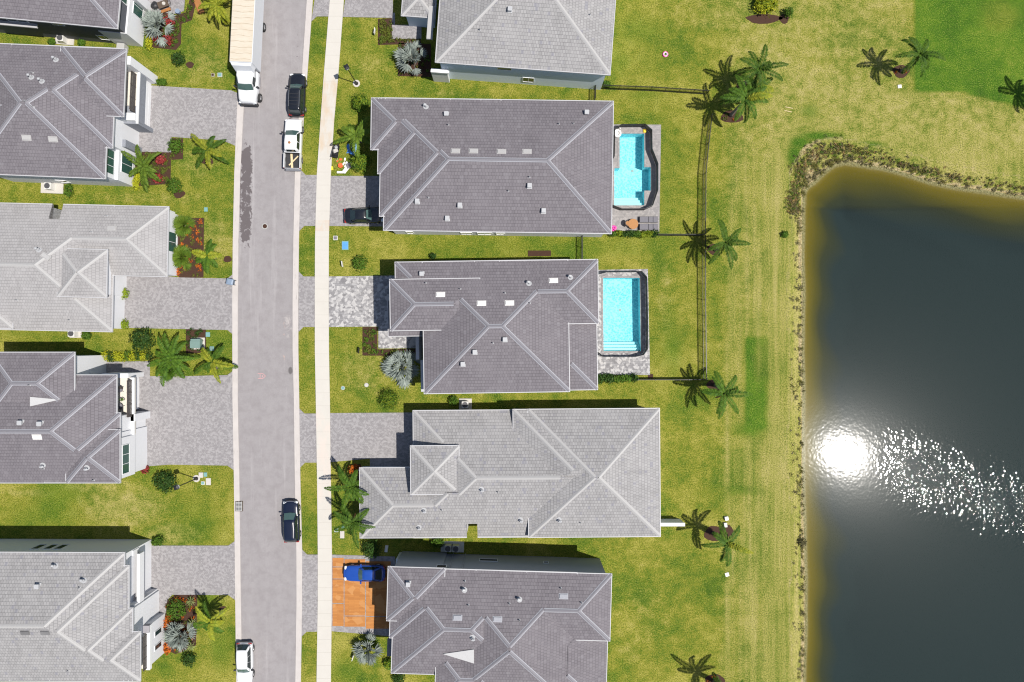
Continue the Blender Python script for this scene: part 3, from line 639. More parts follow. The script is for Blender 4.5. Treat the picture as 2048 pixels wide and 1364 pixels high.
# ------------------------------------------------------------------ houses: unions of hipped roofs over rectangles
PITCH = 0.36
class House:
    def __init__(s, label, pivot, ang, tile, cap, mortar, wall, ze, over=.45, name="house"):
        s.o = P(*pivot, ze); s.o.z = 0; s.a = -math.radians(ang); s.ze = ze; s.over = over
        s.t = thing(name, label, "house", s.o, s.a)
        s.R = []; s.tile, s.cap, s.mortar, s.wall = tile, cap, mortar, wall; s.notches = []; s.tol = .085
        s.roof = None; s.wmb = MB(); s.inv = Matrix.Rotation(-s.a, 4, 'Z') @ Matrix.Translation(-s.o)
    def L(s, px, py, z):
        v = s.inv @ P(px, py, z); return v
    def rect(s, l, t, r, b, ze=None, clip=None, walls=True, east=None):
        """eave rectangle from one picture point on each of its left, top, right, bottom eaves"""
        ze = s.ze if ze is None else ze; i = len(s.R); e = .008*i
        z0 = ze + (0.0)
        x0 = s.L(*l, ze).x + e; y1 = s.L(*t, ze).y - e; x1 = s.L(*r, ze).x - e; y0 = s.L(*b, ze).y + e
        s.R.append(dict(x0=x0, y0=y0, x1=x1, y1=y1, ze=ze, clip=clip, walls=walls, east=east, i=i)); return i
    def h(s, R, x, y):
        d = min(x-R['x0'], R['x1']-x, y-R['y0'], R['y1']-y)
        if d < -1e-6: return -1e9
        if R['clip'] and not R['clip'](x, y): return -1e9
        return R['ze'] + PITCH*d
    def surf(s, x, y): return max(s.h(R, x, y) for R in s.R)
    def up(s, px, py, z0=7.0):
        """local point on the roof surface seen at a pixel"""
        z = z0
        for _ in range(12):
            v = s.L(px, py, z); zz = s.surf(v.x, v.y)
            if zz < -1e8: zz = s.ze
            z = .5*z + .5*zz
        v = s.L(px, py, z); v.z = max(s.surf(v.x, v.y), s.ze); return v
    def finish(s):
        bm_r = MB(); gut = MB(); caps = MB(); wal = MB()
        TH = .20
        for R in s.R:
            x0,y0,x1,y1,ze,i = R['x0'],R['y0'],R['x1'],R['y1'],R['ze'],R['i']
            wd, hd = x1-x0, y1-y0; m_ = min(wd, hd)/2; zr = ze + PITCH*m_
            if wd >= hd: ra, rb = (x0+m_, (y0+y1)/2, zr), (x1-m_, (y0+y1)/2, zr)
            else: ra, rb = ((x0+x1)/2, y0+m_, zr), ((x0+x1)/2, y1-m_, zr)
            zb = ze - TH - .004*i
            V = [(x0,y0,ze),(x1,y0,ze),(x1,y1,ze),(x0,y1,ze),ra,rb,(x0,y0,zb),(x1,y0,zb),(x1,y1,zb),(x0,y1,zb)]
            if wd >= hd: F = [(0,1,5,4),(1,2,5),(2,3,4,5),(3,0,4)]
            else: F = [(0,1,4),(1,2,5,4),(2,3,5),(3,0,4,5)]
            sub = MB(); sub.add(V, F, 0); o = 0
            sub.f += [[0,6,7,1],[1,7,8,2],[2,8,9,3],[3,9,6,0]]; sub.m += [1]*4
            sub.f.append([9,8,7,6]); sub.m.append(2)
            g = .09; zt = ze + .035 - .004*i; zq = ze - .13 - .004*i; q = .002*i
            gsub = MB()
            gsub.box((x0-g+q,y1+.002,zq),(x1+g-q,y1+g-q,zt)); gsub.box((x0-g+q,y0-g+q,zq),(x1+g-q,y0-.002,zt))
            gsub.box((x0-g+q,y0+.002,zq),(x0-.002,y1-.002,zt)); gsub.box((x1+.002,y0+.002,zq),(x1+g-q,y1-.002,zt))
            ov = s.over; wsub = MB()
            wx0,wy0,wx1,wy1 = x0+ov,y0+ov,x1-(R['east'] or ov),y1-ov
            if R['walls']: wsub.box((wx0,wy0,0),(wx1,wy1,ze-.06-.005*i))
            R['wall'] = (wx0,wy0,wx1,wy1)
            for src, dst in ((sub,bm_r),(gsub,gut),(wsub,wal)):
                if not src.v: continue
                if R['clip'] or s.notches:
                    src = s.carve(src, R)
                dst.add(src.v, src.f); dst.m[-len(src.f):] = src.m
        # ridge and hip caps where both sides fall away in the finished roof
        for R in s.R:
            x0,y0,x1,y1,ze = R['x0'],R['y0'],R['x1'],R['y1'],R['ze']; wd, hd = x1-x0, y1-y0; m_ = min(wd,hd)/2
            if wd >= hd: A, B = Vector((x0+m_,(y0+y1)/2)), Vector((x1-m_,(y0+y1)/2)); c4 = [((x0,y0),A),((x0,y1),A),((x1,y0),B),((x1,y1),B)]
            else: A, B = Vector(((x0+x1)/2,y0+m_)), Vector(((x0+x1)/2,y1-m_)); c4 = [((x0,y0),A),((x1,y0),A),((x0,y1),B),((x1,y1),B)]
            segs = [(Vector(c), p, .7071) for c, p in c4] + ([(A, B, 1.0)] if (B-A).length > .3 else [])
            for a, b, kk in segs:
                L_ = (b-a).length; n = max(2, int(L_/.12)); d = (b-a)/L_; nn = Vector((-d.y, d.x)); run = []; runs = []
                for k in range(n+1):
                    p = a + d*(L_*min(max(k/n,.004),.999)); z = s.h(R, p.x, p.y)
                    ok = z > -1e8 and z >= s.surf(p.x,p.y) - .03
                    for sg in (-1, 1):
                        for rr in (.16,.3):
                            qx = p + nn*sg*rr
                            hq = z - PITCH*kk*rr
                            if s.surf(qx.x, qx.y) > hq + s.tol: ok = False
                    if ok: run.append(p)
                    elif run: runs.append(run); run = []
                if run: runs.append(run)
                for run in runs:
                    if (run[-1]-run[0]).length < 1.1: continue
                    p0, p1 = run[0], run[-1]
                    z0, z1 = s.h(R,p0.x,p0.y), s.h(R,p1.x,p1.y)
                    prof = [(-.22,.010),(-.15,.03),(-.145,.045),(0,.085),(.145,.045),(.15,.03),(.22,.010)]
                    vs = []
                    for p, z in ((p0,z0),(p1,z1)):
                        for wv, hv in prof:
                            qv = p + nn*wv; vs.append((qv.x,qv.y,z - PITCH*kk*abs(wv) + hv))
                    for k in range(6):
                        caps.add([vs[k],vs[k+1],vs[7+k+1],vs[7+k]], [(0,1,2,3)], 1 if k in (0,5) else 0)
                    for e in (0, 7): caps.add(vs[e:e+7], [tuple(range(7))], 0)
        s.roof = bm_r.build("roof", [s.tile, M['fascia'], M['trim']], s.t)
        me = s.roof.data; uvl = me.uv_layers.new(name="UVMap")
        for p in me.polygons:
            n = p.normal
            for li in p.loop_indices:
                c = me.vertices[me.loops[li].vertex_index].co
                cs = math.sqrt(1+PITCH*PITCH)
                if abs(n.x) > abs(n.y): u, v = c.y, (-c.x if n.x > 0 else c.x)*cs
                else: u, v = c.x, (-c.y if n.y > 0 else c.y)*cs
                uvl.data[li].uv = (u+50, v+50)
        gut.build("gutter", M['fascia'], s.roof)
        if caps.v: caps.build("ridge_cap", [s.cap, s.mortar], s.roof)
        wal.build("wall", s.wall, s.t)
        return s
    def carve(s, src, R):
        me = bpy.data.meshes.new("tmp"); me.from_pydata(src.v, [], src.f)
        for k in range(3): me.materials.append(s.tile)
        me.polygons.foreach_set("material_index", src.m); me.update()
        ob = bpy.data.objects.new("tmp", me); COL.objects.link(ob); cuts = []
        boxes = list(s.notches)
        if R['clip']: boxes += R['clip'].cut if isinstance(R['clip'].cut, list) else [R['clip'].cut]
        for (a, b) in boxes:
            c = MB(); c.box((a[0],a[1],-1),(b[0],b[1],14)); co = c.build("tmpc", s.tile); cuts.append(co)
            md = ob.modifiers.new("b", 'BOOLEAN'); md.operation = 'DIFFERENCE'; md.solver = 'EXACT'; md.use_self = True; md.object = co
        dg = bpy.context.evaluated_depsgraph_get(); dg.update()
        em = ob.evaluated_get(dg).to_mesh()
        r = MB(); r.v = [tuple(v.co) for v in em.vertices]; r.f = [list(p.vertices) for p in em.polygons]; r.m = [min(p.material_index,2) for p in em.polygons]
        if max(src.m) == 0: r.m = [0]*len(r.f)
        ob.evaluated_get(dg).to_mesh_clear()
        for x in cuts+[ob]:
            d = x.data; bpy.data.objects.remove(x); bpy.data.meshes.remove(d)
        return r
    def clipx(s, px, py, ze):
        """keep only what lies to the right of a pixel"""
        xc = s.L(px, py, ze).x
        f = lambda x, y: x > xc
        class K: pass
        k = lambda x, y: x > xc
        k.cut = ((xc-60,-60),(xc,60)); return k
    def clipy(s, px, py, ze):
        yc = s.L(px, py, ze).y
        k = lambda x, y: y > yc
        k.cut = ((-60,yc-60),(60,yc)); return k
    # -- things fixed to the roof
    def vents(s, pts):
        for px, py, kind in pts:
            v = s.up(px, py)
            # slope direction at the point
            gx = (s.surf(v.x+.1,v.y)-s.surf(v.x-.1,v.y))/.2; gy = (s.surf(v.x,v.y+.1)-s.surf(v.x,v.y-.1))/.2
            gx = max(-.4,min(.4,gx)); gy = max(-.4,min(.4,gy))
            n = Vector((-gx,-gy,1)).normalized()
            rot = n.to_track_quat('Z','Y').to_matrix().to_4x4()
            m = MB(); m.xf = Matrix.Translation(v) @ (rot if kind in ('hatch','goose') else Matrix.Identity(4))
            if kind == 'pipe':
                m.disc((0,0,-.1), .05, .5, 10, 0); m.disc((0,0,-.06), .13, .12, 10, 0, .5); m.disc((0,0,.4), .035, .012, 8, 1)
                m.build("vent_pipe", [M['lead'], M['darkhole']], s.roof)
            elif kind == 'vent':
                m.bbox((-.2,-.2,-.1),(.2,.2,.32), 0, .05); m.bbox((-.25,-.25,.32),(.25,.25,.42), 0, .05); m.box((-.27,-.3,-.12),(.27,.3,.0))
                m.build("exhaust_vent", M['lead'], s.roof)
            elif kind == 'goose':
                m.tube([(-.04,0,-.1),(-.04,0,.3),(.0,0,.42),(.12,0,.44),(.2,0,.34)], .13, 8); m.disc((0,0,-.05),.3,.06,12)
                m.build("gooseneck_vent", M['lead'], s.roof)
            elif kind == 'hatch':
                m.bbox((-.43,-.22,-.06),(.43,.22,.10), 0, .04); m.box((-.50,-.3,-.08),(.50,.3,.015))
                m.build("flat_roof_vent", s.hatchmat if hasattr(s,'hatchmat') else M['whitep'], s.roof)
    def cricket(s, pts):
        vs = [s.up(*p) for p in pts]; m = MB()
        lift = .12; zz = max(v.z for v in vs)
        m.loft([[v - Vector((0,0,.3)) for v in vs], [v + Vector((0,0,lift)) for v in vs]])
        m.build("white_cricket_panel", M['cricket'], s.roof)
    # -- walls, openings and front pieces
    def pbox(s, name, pa, pb, zr, z0, z1, mat, chamfer=.02, parent=None):
        a = s.L(*pa, zr); b = s.L(*pb, zr); m = MB()
        m.bbox((min(a.x,b.x),min(a.y,b.y),z0),(max(a.x,b.x),max(a.y,b.y),z1), 0, chamfer)
        return m.build(name, mat, parent or s.t)
    def window(s, side, plane, along, z0, wdt, hgt, glass=None, mull=1, name="window"):
        """window centred at `along` on the wall plane facing side N/S/E/W"""
        rz = {'S':0,'E':math.pi/2,'N':math.pi,'W':-math.pi/2}[side]
        c = Vector((along, plane, z0)) if side in 'NS' else Vector((plane, along, z0))
        m = MB(); m.xf = Matrix.Translation(c) @ Matrix.Rotation(rz, 4, 'Z')
        f = .07; w2 = wdt/2
        m.box((-w2-f,-.06,-f),(w2+f,.02,0)); m.box((-w2-f,-.06,hgt),(w2+f,.02,hgt+f)); m.box((-w2-f,-.06,.001),(-w2,.02,hgt-.001)); m.box((w2,-.06,.001),(w2+f,.02,hgt-.001))
        for k in range(1, mull): x = -w2+wdt*k/mull; m.box((x-.025,-.045,.001),(x+.025,.02,hgt-.001))
        fr = m.build(name, M['trim'], s.t)
        g = MB(); g.xf = m.xf; g.box((-w2,-.02,0),(w2,.015,hgt)); g.build("pane", glass or M['glass'], fr)
        return fr
    def garage(s, side, plane, along, wdt, hgt=2.3, mat=None):
        rz = {'S':0,'E':math.pi/2,'N':math.pi,'W':-math.pi/2}[side]
        c = Vector((along, plane, 0)) if side in 'NS' else Vector((plane, along, 0))
        m = MB(); m.xf = Matrix.Translation(c) @ Matrix.Rotation(rz, 4, 'Z')
        for k in range(4): m.bbox((-wdt/2,-.05,.02+hgt/4*k),(wdt/2,.02,hgt/4*(k+1)), 0, .015)
        return m.build("garage_door", mat or M['trim'], s.t)
    def railing(s, pa, pb, zr, z0, z1, mat):
        """slatted balcony rail standing between two plan points"""
        a = s.L(*pa, zr); b = s.L(*pb, zr); a.z = b.z = 0
        d = b-a; L_ = d.length; m = MB(); m.xf = Matrix.Translation(a) @ Matrix.Rotation(math.atan2(d.y,d.x),4,'Z')
        n = int(L_/.14)
        m.box((0,-.03,z1-.06),(L_,.03,z1)); m.box((0,-.025,z0+.05),(L_,.025,z0+.1))
        for k in range(n+1): x = L_*k/n; m.box((x-.055,-.015,z0),(x+.055,.015,z1-.061))
        for k in range(4): x = .04+(L_-.08)*k/3; m.box((x-.04,-.045,z0),(x+.04,.045,z1+.02))
        return m.build("balcony_railing", mat, s.t)

PUR = (M['tile_purple'], M['cap_purple'], M['mortar_pale'])
GRY = (M['tile_grey'], M['cap_grey'], M['mortar_white'])
PAL = (M['tile_pale'], M['cap_grey'], M['mortar_white'])
# ---- house with the stepped pool
A = House("purple grey hipped house beside the stepped pool, black sedan at its garage", (985,330), .85, *PUR, M['white'], 5.5, .40)
T = (983,199.7)
A.rect((768,446), T, (1222.5,440), (985,463))
A.rect((760,400), T, (1000,300), (765,432))
A.rect((756,330), T, (960,300), (770,347))
A.rect((742.5,250), T, (900,250), (748,299))
A.tol = .13
A.finish()
A.hatchmat = M['cap_grey']
A.vents([(852,214,'goose'),(893,229,'vent'),(897,250,'pipe'),(1118,248,'pipe'),(1147,247,'pipe'),(1173,226,'vent'),(1059,354,'pipe'),(1059,372,'vent'),(1017,382,'pipe'),(920,411,'vent'),(1087,422,'vent'),(857,395,'pipe'),(835,403,'vent'),(895,437,'vent'),
         (911,302,'hatch'),(947,302,'hatch'),(1003,303,'hatch'),(1054,303,'hatch')])
wx0,wy0,wx1,wy1 = A.R[0]['wall']
for x, ww in ((-3,1.2),(-.9,1.6),(.9,.9),(-9.5,.7)): A.window('S', wy0, x, 1.0, ww, 1.1, None, 2)
A.garage('W', A.R[1]['wall'][0], -2.5, 4.9); A.window('E', wx1, 2.5, .15, 3.6, 2.2, None, 3, "sliding_door"); A.window('E', wx1, -3.5, 1, 1.6, 1.3, None, 2)
# ---- house with the rectangular pool
B = House("purple grey house with several valleys beside the rectangular pool", (990,655), -.84, *PUR, M['white'], 5.5, .40)
T = (990,522)
B.rect((848.5,740), T, (1138,740), (990,784.5))
B.rect((791,540), T, (950,600), (900,640))
i = B.rect((780.5,610), (830,558.5), (960,610), (830,660.5), 6.2)
B.rect((1000,580), T, (1196,580), (1190,646.5))
B.rect((1000,700), (1100,560), (1194,700), (1170,779.5), 4.3, B.clipx(1122,700,4.3))
B.rect((776,640), (800,600), (880,640), (800,672.5), 4.4)
B.finish()
B.vents([(844,548,'vent'),(852,566,'pipe'),(921,578,'pipe'),(1010,586,'pipe'),(1058,567,'goose'),(1141,555,'goose'),(1010,679,'vent'),(986,686,'pipe'),(950,704,'vent'),(926,728,'vent'),(1060,606,'pipe'),
         (881,589,'hatch'),(963,606.5,'hatch'),(1019,606,'hatch'),(1107,561,'hatch')])
B.garage('W', B.R[2]['wall'][0], -.0+B.L(781,600,0).y, 4.6); 
e = B.pbox("white_column", (831,665), (838.5,719), 3.0, 0, 3.0, M['fascia'])
e = B.pbox("roof_ledge", (841,720), (847.5,783.5), 3.2, 2.9, 3.2, M['fascia'])
wE = B.R[3]['wall'][2]; B.window('E', wE, 4.5, .15, 3.0, 2.2, None, 3, "sliding_door")
wN = B.R[0]['wall'][3]; B.window('N', wN, -2, 1.2, 1.4, 1.2, None, 2)
e = B.pbox("wall_bay", (878,522), (921,530), 3.2, 0, 3.3, M['white']); e = B.pbox("wall_bay", (1066,520), (1120,528), 3.2, 0, 3.4, M['white'])
# ---- single storey light house
Cc = House("light grey single storey house with a square notch in its south eave", (1020,945), -.42, *GRY, M['white'], 3.1, .40)
Tn = (1020,819.6); Bs = (1000,1073.5)
nA = Cc.L(933.5,1045,3.1); nB = Cc.L(955.5,1100,3.1)
Cc.notches = [((nA.x, nB.y), (nB.x, nA.y))]
Cc.rect((827,850), (960,820.8), (1270,950), Bs)
Cc.rect((821.8,940), (870,891.8), (917.9,940), (870,988), 4.80)
Cc.rect((720,1000), (770,935.6), (940,1000), Bs)
Cc.rect((1057,1000), (1250,817.2), (1320,1000), (1200,1073.5), 3.9)
Cc.rect((1026.5,900), (1250,817.2), (1270,900), (1150,1049), 3.8, Cc.clipy(1100,950,5.5))
xq = Cc.L(826.5,1000,3.1).x; yq = Cc.L(850,986,5).y
kq = lambda x, y: x > xq and y < yq
kq.cut = [((xq-60,-60),(xq,60)), ((-60,yq),(60,yq+60))]
Cc.rect((804,1020), (960,820.8), (1240,950), Bs, clip=kq, walls=False)
Cc.finish()
Cc.hatchmat = M['tile_grey']
Cc.vents([(848,1020,'goose'),(884,1020,'pipe'),(838,1054,'goose'),(963,978,'goose'),(996,984,'pipe'),(1041,1039,'goose'),(1118,1039,'goose'),(1161,1045,'pipe')])
Cc.garage('N', Cc.R[2]['wall'][3], Cc.L(765,936,0).x, 4.6); Cc.window('E', Cc.R[3]['wall'][2], 1.0, .1, 4.2, 2.3, None, 4, "sliding_door")
wn = Cc.R[0]['wall'][3]; Cc.window('N', wn, -4, 1, 1.4, 1.2, None, 2)
pw = thing("privacy_wall", "short white privacy wall behind the light grey single storey house", "wall", P(1341,1040))
m_ = MB(); m_.bbox((-1.6,-.14,0),(1.15,.14,1.9),0,.02); m_.build("wall_panel", M['white'], pw); m_ = MB(); m_.bbox((-1.6,-.2,1.9),(1.2,.2,2.0),0,.02); m_.build("coping_cap", M['trim'], pw)
# ---- bottom right two storey house
Dd = House("purple grey two storey house by the orange driveway cover", (1000,1260), 1.66, *PUR, M['greywall'], 6.6, .40)
T = (1000,1141.5)
Dd.rect((888,1300), T, (1149.5,1280), (1000,1412))
Dd.rect((784.5,1300), T, (1050,1240), (800,1346))
Dd.rect((780,1255), T, (950,1200), (795,1275.5))
Dd.rect((775,1190), (830,1135), (889,1160), (790,1241.5), 6.85)
Dd.rect((1000,1210), T, (1221.5,1215), (1190,1281))
Dd.rect((871,1345), (940,1303), (1012,1345), (940,1402), 6.9)
Dd.rect((1000,1350), (1180,1200), (1214,1330), (1180,1420), 5.35, Dd.clipx(1132,1330,5.35))
Dd.finish()
Dd.hatchmat = M['mortar_pale']
Dd.vents([(930,1162,'pipe'),(929,1180,'goose'),(937,1210,'pipe'),(817,1167,'vent'),(1039,1199,'goose'),(1019,1207,'pipe'),(1122,1176,'pipe'),(1039,1240,'pipe'),(945,1274,'goose'),(1163,1205,'pipe'),
          (1127,1192.5,'hatch'),(915,1235.5,'hatch'),(995,1238.5,'hatch')])
Dd.cricket([(886,1307),(948,1298),(948,1326)])
nx0,ny0,nx1,ny1 = Dd.R[0]['wall']; wn = Dd.R[0]['wall'][3]
for px, ww, zz, hh in ((977,2.0,1.6,.7),(1092,.5,1.9,.5)):
    Dd.window('N', wn, Dd.L(px,1122,2.2).x, zz, ww, hh, M['darkhole'], 1)
Dd.window('N', Dd.R[3]['wall'][3], Dd.L(883,1140,5).x, 4.6, 1.0, .9, M['darkhole'], 1)
for px in (904,929):
    x = Dd.L(px,1115,2).x; m_ = MB(); m_.tube([(x,wn+.07,.1),(x,wn+.07,6.3)], .05, 6); m_.build("downspout", M['greywall'], Dd.t)
Dd.pbox("wall_pier", (795,1112), (806,1124), 1.5, 0, 2.6, M['white'])
Dd.pbox("wall_ledge", (775,1277), (783,1312), 4.5, 4.3, 4.6, M['cap_purple'])
Dd.garage('W', Dd.R[3]['wall'][0], Dd.L(776,1190,6).y, 4.8)
# ---- top house, light tiles
H1 = House("light grey house at the top edge with a blue shaded side wall", (1045,0), 4.2, *GRY, M['bluewall'], 5.5, .33)
H1.rect((876,62), (1060,-150), (1226,60), (1045,136.3))
H1.rect((804,20), (840,-30), (870,20), (835,33), 3.3)
H1.finish()
H1.vents([(1180,30,'pipe'),(960,60,'pipe'),(1020,20,'vent'),(1100,-30,'hatch')])
sy = H1.R[0]['wall'][1]
H1.window('S', sy, H1.L(1008,150,4).x, 3.9, 1.5, .9, M['greenglass'], 1)
H1.window('S', sy, H1.L(1110,150,2).x-3, .9, 1.2, 1.2, None, 2)
H1.pbox("window_canopy", (861.5,138.5), (898,146.5), 3.1, 2.85, 3.1, M['trim']); H1.pbox("entry_canopy", (857.5,11), (864.5,78), 3.6, 3.35, 3.6, M['cap_grey'])
H1.pbox("wall_pier", (864,142), (896,152), 2.0, 0, 2.84, M['white'])
# ---- left row: houses whose east fronts lean into view
def front(H, name, px, y0, y1, z0, z1, mat, back=4.0, zr=0.0):
    """front volume: east plane through the pixel column px at height zr, between rows y0..y1 (north..south), reaching `back` metres west"""
    a = H.L(px, y0, zr); b = H.L(px, y1, zr); m = MB(); xe = (a.x+b.x)/2
    m.bbox((xe-back, b.y, z0), (xe, a.y, z1), 0, .02)
    m.build(name, mat, H.t); return xe, a.y, b.y
L1 = House("purple grey house in the top left corner with a charcoal side wall", (118,0), 5.4, *PUR, M['navywall'], 5.6, .45)
L1.rect((-150,0), (118,-170), (237,28), (118,45.5))
L1.rect((-190,-40), (118,-200), (226,-60), (-40,20))
L1.finish()
xe, ya, yb = front(L1, "front_bay_wall", 291.5, -30, 94, 0, 3.4, M['white'], 3.2)
L1.window('E', xe, (ya+yb)/2+.2, .7, 2.1, 1.9, M['greenglass'], 2); L1.window('E', L1.R[0]['wall'][2], (ya+yb)/2+.6, 3.6, 2.2, 1.5, M['greenglass'], 2)
front(L1, "front_pier", 303, 8, 26, 0, 5.5, M['white'], 4.0)
sy = L1.R[0]['wall'][1]
for px, zz, ww in ((140,3.9,1.2),(205,1.0,1.4),(60,3.8,2.2)): L1.window('S', sy, L1.L(px,70,2).x, zz, ww, 1.0, M['glass'], 2)
m_ = MB(); x = L1.L(250,88,0).x; m_.bbox((x-.45,sy-1.0,0),(x+.45,sy-.2,.9),0,.05); m_.build("gas_meter_box", M['concrete_grey'], L1.t)
ls = MB(); x = L1.L(30,52,4).x; ls.bbox((x-2.2,sy-.5,3.5),(x+2.2,sy-.02,3.7),0,.02); ls.build("wall_ledge", M['fascia'], L1.t)

L2 = House("purple grey two storey house with a dark balcony facing the white box truck", (105,225), 2.3, *PUR, M['white'], 6.0, .45)
T = (125,93)
L2.rect((-56,220), T, (211,325), (105,352.5))
L2.rect((20,200), T, (226,260), (150,292.5))
L2.rect((120,150), (190,96), (249.5,165), (200,231), 6.2, east=2.3)
L2.hatchmat = M['cap_grey']
L2.finish()
L2.vents([(112,120,'goose'),(66,146,'pipe'),(63,155,'goose'),(84,163,'goose'),(52,203,'pipe'),(67,214,'pipe'),(2,210,'pipe'),(53,275.5,'hatch'),(106,278.5,'hatch')])
xg, ya, yb = front(L2, "garage_wall", 301, 166, 262, 0, 2.35, M['white'], 5)
L2.garage('E', xg, (ya+yb)/2, 4.9, 2.25)
front(L2, "garage_header", 310, 166, 262, 2.15, 3.3, M['stone'], 6)
front(L2, "front_pier", 315, 152.5, 168.5, 0, 5.7, M['white'], 5)
front(L2, "balcony_floor", 308, 168, 232, 3.3, 3.42, M['floor_cream'], 5)
front(L2, "garage_pier", 307, 258, 266, 0, 3.3, M['stone'], 3.0)
L2.railing((305,172), (302,244), 0, 3.42, 4.5, M['brown'])
front(L2, "parapet", 310, 167, 266, 3.3, 3.5, M['trim'], .22)
front(L2, "entry_wall", 306, 248, 262, 3.3, 3.9, M['trim'], 3.6)
xw = L2.R[2]['wall'][2]; L2.window('E', xw, L2.L(252,190,4).y, 3.5, 4.4, 2.2, M['glass'], 3, "sliding_door")
front(L2, "entry_pier", 284, 296, 310, 0, 3.4, M['stone'], 4)
xe, ya, yb = front(L2, "front_bay_wall", 270, 310, 373.5, 0, 3.4, M['white'], 4)
L2.window('E', xe, (ya+yb)/2+.25, .6, 2.0, 2.2, M['greenglass'], 2)
L2.window('E', L2.R[0]['wall'][2], L2.L(215,325,4).y, 3.7, 2.6, 1.7, M['greenglass'], 3)
sy = L2.R[0]['wall'][1]
for px, zz, ww in ((30,3.6,1.2),(120,1.0,1.0),(170,3.8,.8)): L2.window('S', sy, L2.L(px,365,2).x, zz, ww, 1.0, M['glass'], 1)

L3 = House("pale grey single storey house with a notch in its north eave", (110,530), 1.2, *PAL, M['white'], 3.1, .35)
T = (110,409)
nA = L3.L(105.5,380,3.1); nB = L3.L(126,440,3.1)
L3.notches = [((nA.x, nB.y), (nB.x, nA.y))]
L3.rect((-330,530), T, (224.5,620), (110,660.5))
L3.rect((116,545), (160,498.5), (213.5,545), (165,593.5), 4.6)
L3.rect((80,480), T, (335.5,480), (270,551.5))
L3.rect((-150,620), (0,575), (26,630), (0,656.5), 3.35)
L3.finish()
L3.hatchmat = M['cap_grey']
L3.vents([(78,500,'goose'),(214,432,'pipe'),(184,464,'pipe'),(223.5,456.5,'hatch'),(91.5,512.5,'hatch'),(35,600,'pipe'),(140,640,'pipe')])
wx = L3.R[2]['wall'][2]
front(L3, "front_bay_wall", 350, 424, 452, 0, 2.6, M['white'], 1.4); front(L3, "front_bay_wall", 352, 518, 552, 0, 2.6, M['white'], 1.6); front(L3, "window_sill_wall", 350, 470, 494, 0, 1.0, M['white'], 1.2)
L3.window('E', wx, L3.L(336,485,1).y, .5, 2.2, 1.9, M['greenglass'], 2)
front(L3, "garage_pier", 247, 575, 597, 0, 2.7, M['white'], 2.4); front(L3, "garage_pier", 247, 640, 653, 0, 2.7, M['white'], 2.4)
xg, ya, yb = front(L3, "garage_wall", 241, 597, 640, 0, 2.65, M['greywall'], 2.0); L3.garage('E', xg, (ya+yb)/2, 2.4, 2.3, M['greywall'])

L4 = House("purple grey two storey house with furniture on its balcony and a white cricket panel", (110,835), 0.0, *PUR, M['white'], 6.0, .40)
L4.rect((-120,860), (110,750.5), (233,790), (110,965), east=2.4)
L4.rect((-22,765), (60,705), (148.7,740), (60,826), 6.55)
L4.rect((90,890), (150,826), (240,880), (150,965))
L4.rect((132,915), (180,859.5), (239.7,915), (180,965.5), 6.35)
L4.finish()
L4.vents([(60,770,'pipe'),(43,845,'vent'),(82,847,'vent'),(86,930,'goose'),(88,937,'pipe'),(174,935,'goose'),(188,960,'pipe'),(74,874,'hatch')])
L4.cricket([(61.5,793.5),(120.5,799),(61.5,812.5)])
xg, ya, yb = front(L4, "garage_wall", 278, 752, 818, 0, 2.9, M['white'], 4); L4.garage('E', xg, (ya+yb)/2, 3.4, 2.3)
front(L4, "balcony_floor", 299, 752, 862, 2.95, 3.12, M['floor_cream'], 6)
front(L4, "parapet", 299, 752, 862, 3.12, 3.3, M['trim'], .4)
L4.railing((295,757), (295,826), 0, 3.12, 4.25, M['brown'])
front(L4, "front_pier", 301, 822, 836, 0, 3.3, M['white'], 3.5)
xg, ya, yb = front(L4, "garage_wall", 288.5, 836, 938, 0, 2.9, M['white'], 4); L4.garage('E', xg, (ya+yb)/2+.4, 4.2, 2.3)
xe, ya, yb = front(L4, "upper_bay_wall", 298, 862, 938, 2.95, 5.6, M['white'], 3.2)
L4.window('E', xe, (ya+yb)/2-.2, 4.2, 3.1, 1.3, M['greenglass'], 3)
front(L4, "entry_wall", 288, 744, 753, 0, 3.3, M['white'], 3)
front(L4, "entry_beam", 210, 712, 724, 2.7, 3.0, M['trim'], 4.0)
L4.window('E', L4.R[0]['wall'][2], L4.L(236,790,4).y, 3.3, 3.0, 2.2, M['glass'], 3, "sliding_door")
zb = 3.13
t = thing("patio_chair", "dark round patio chair on the balcony near its north end", "chair", L4.t.location + Vector((*(L4.L(243,778,zb).xy), zb)))
def roundchair(t):
    m_ = MB(); m_.disc((0,0,.35),.36,.1,14); m_.build("seat", M['lounge'], t)
    m_ = MB()
    for k in range(9):
        a = math.pi*(.1+.1*k*.9); m_.bbox((.34*math.cos(a)-.07,.34*math.sin(a)-.05,.4),(.34*math.cos(a)+.07,.34*math.sin(a)+.05,.8),0,.02)
    m_.build("backrest", M['brown'], t)
    for sx in (-1,1):
        for sy_ in (-1,1): m_ = MB(); m_.tube([(sx*.22,sy_*.22,.35),(sx*.27,sy_*.27,0)],.02,5); m_.build("leg", M['black'], t)
roundchair(t)
t = thing("patio_chair", "dark round patio chair on the balcony near its south end", "chair", L4.t.location + Vector((*(L4.L(243,812,zb).xy), zb)), 2.5); roundchair(t)
t = thing("potted_plant", "small leafy plant in a pale pot on the balcony", "plant", L4.t.location + Vector((*(L4.L(248,798,zb).xy), zb)))
m_ = MB(); m_.disc((0,0,0),.16,.35,10,0,1.3); m_.build("pot", M['concrete'], t); POT = t

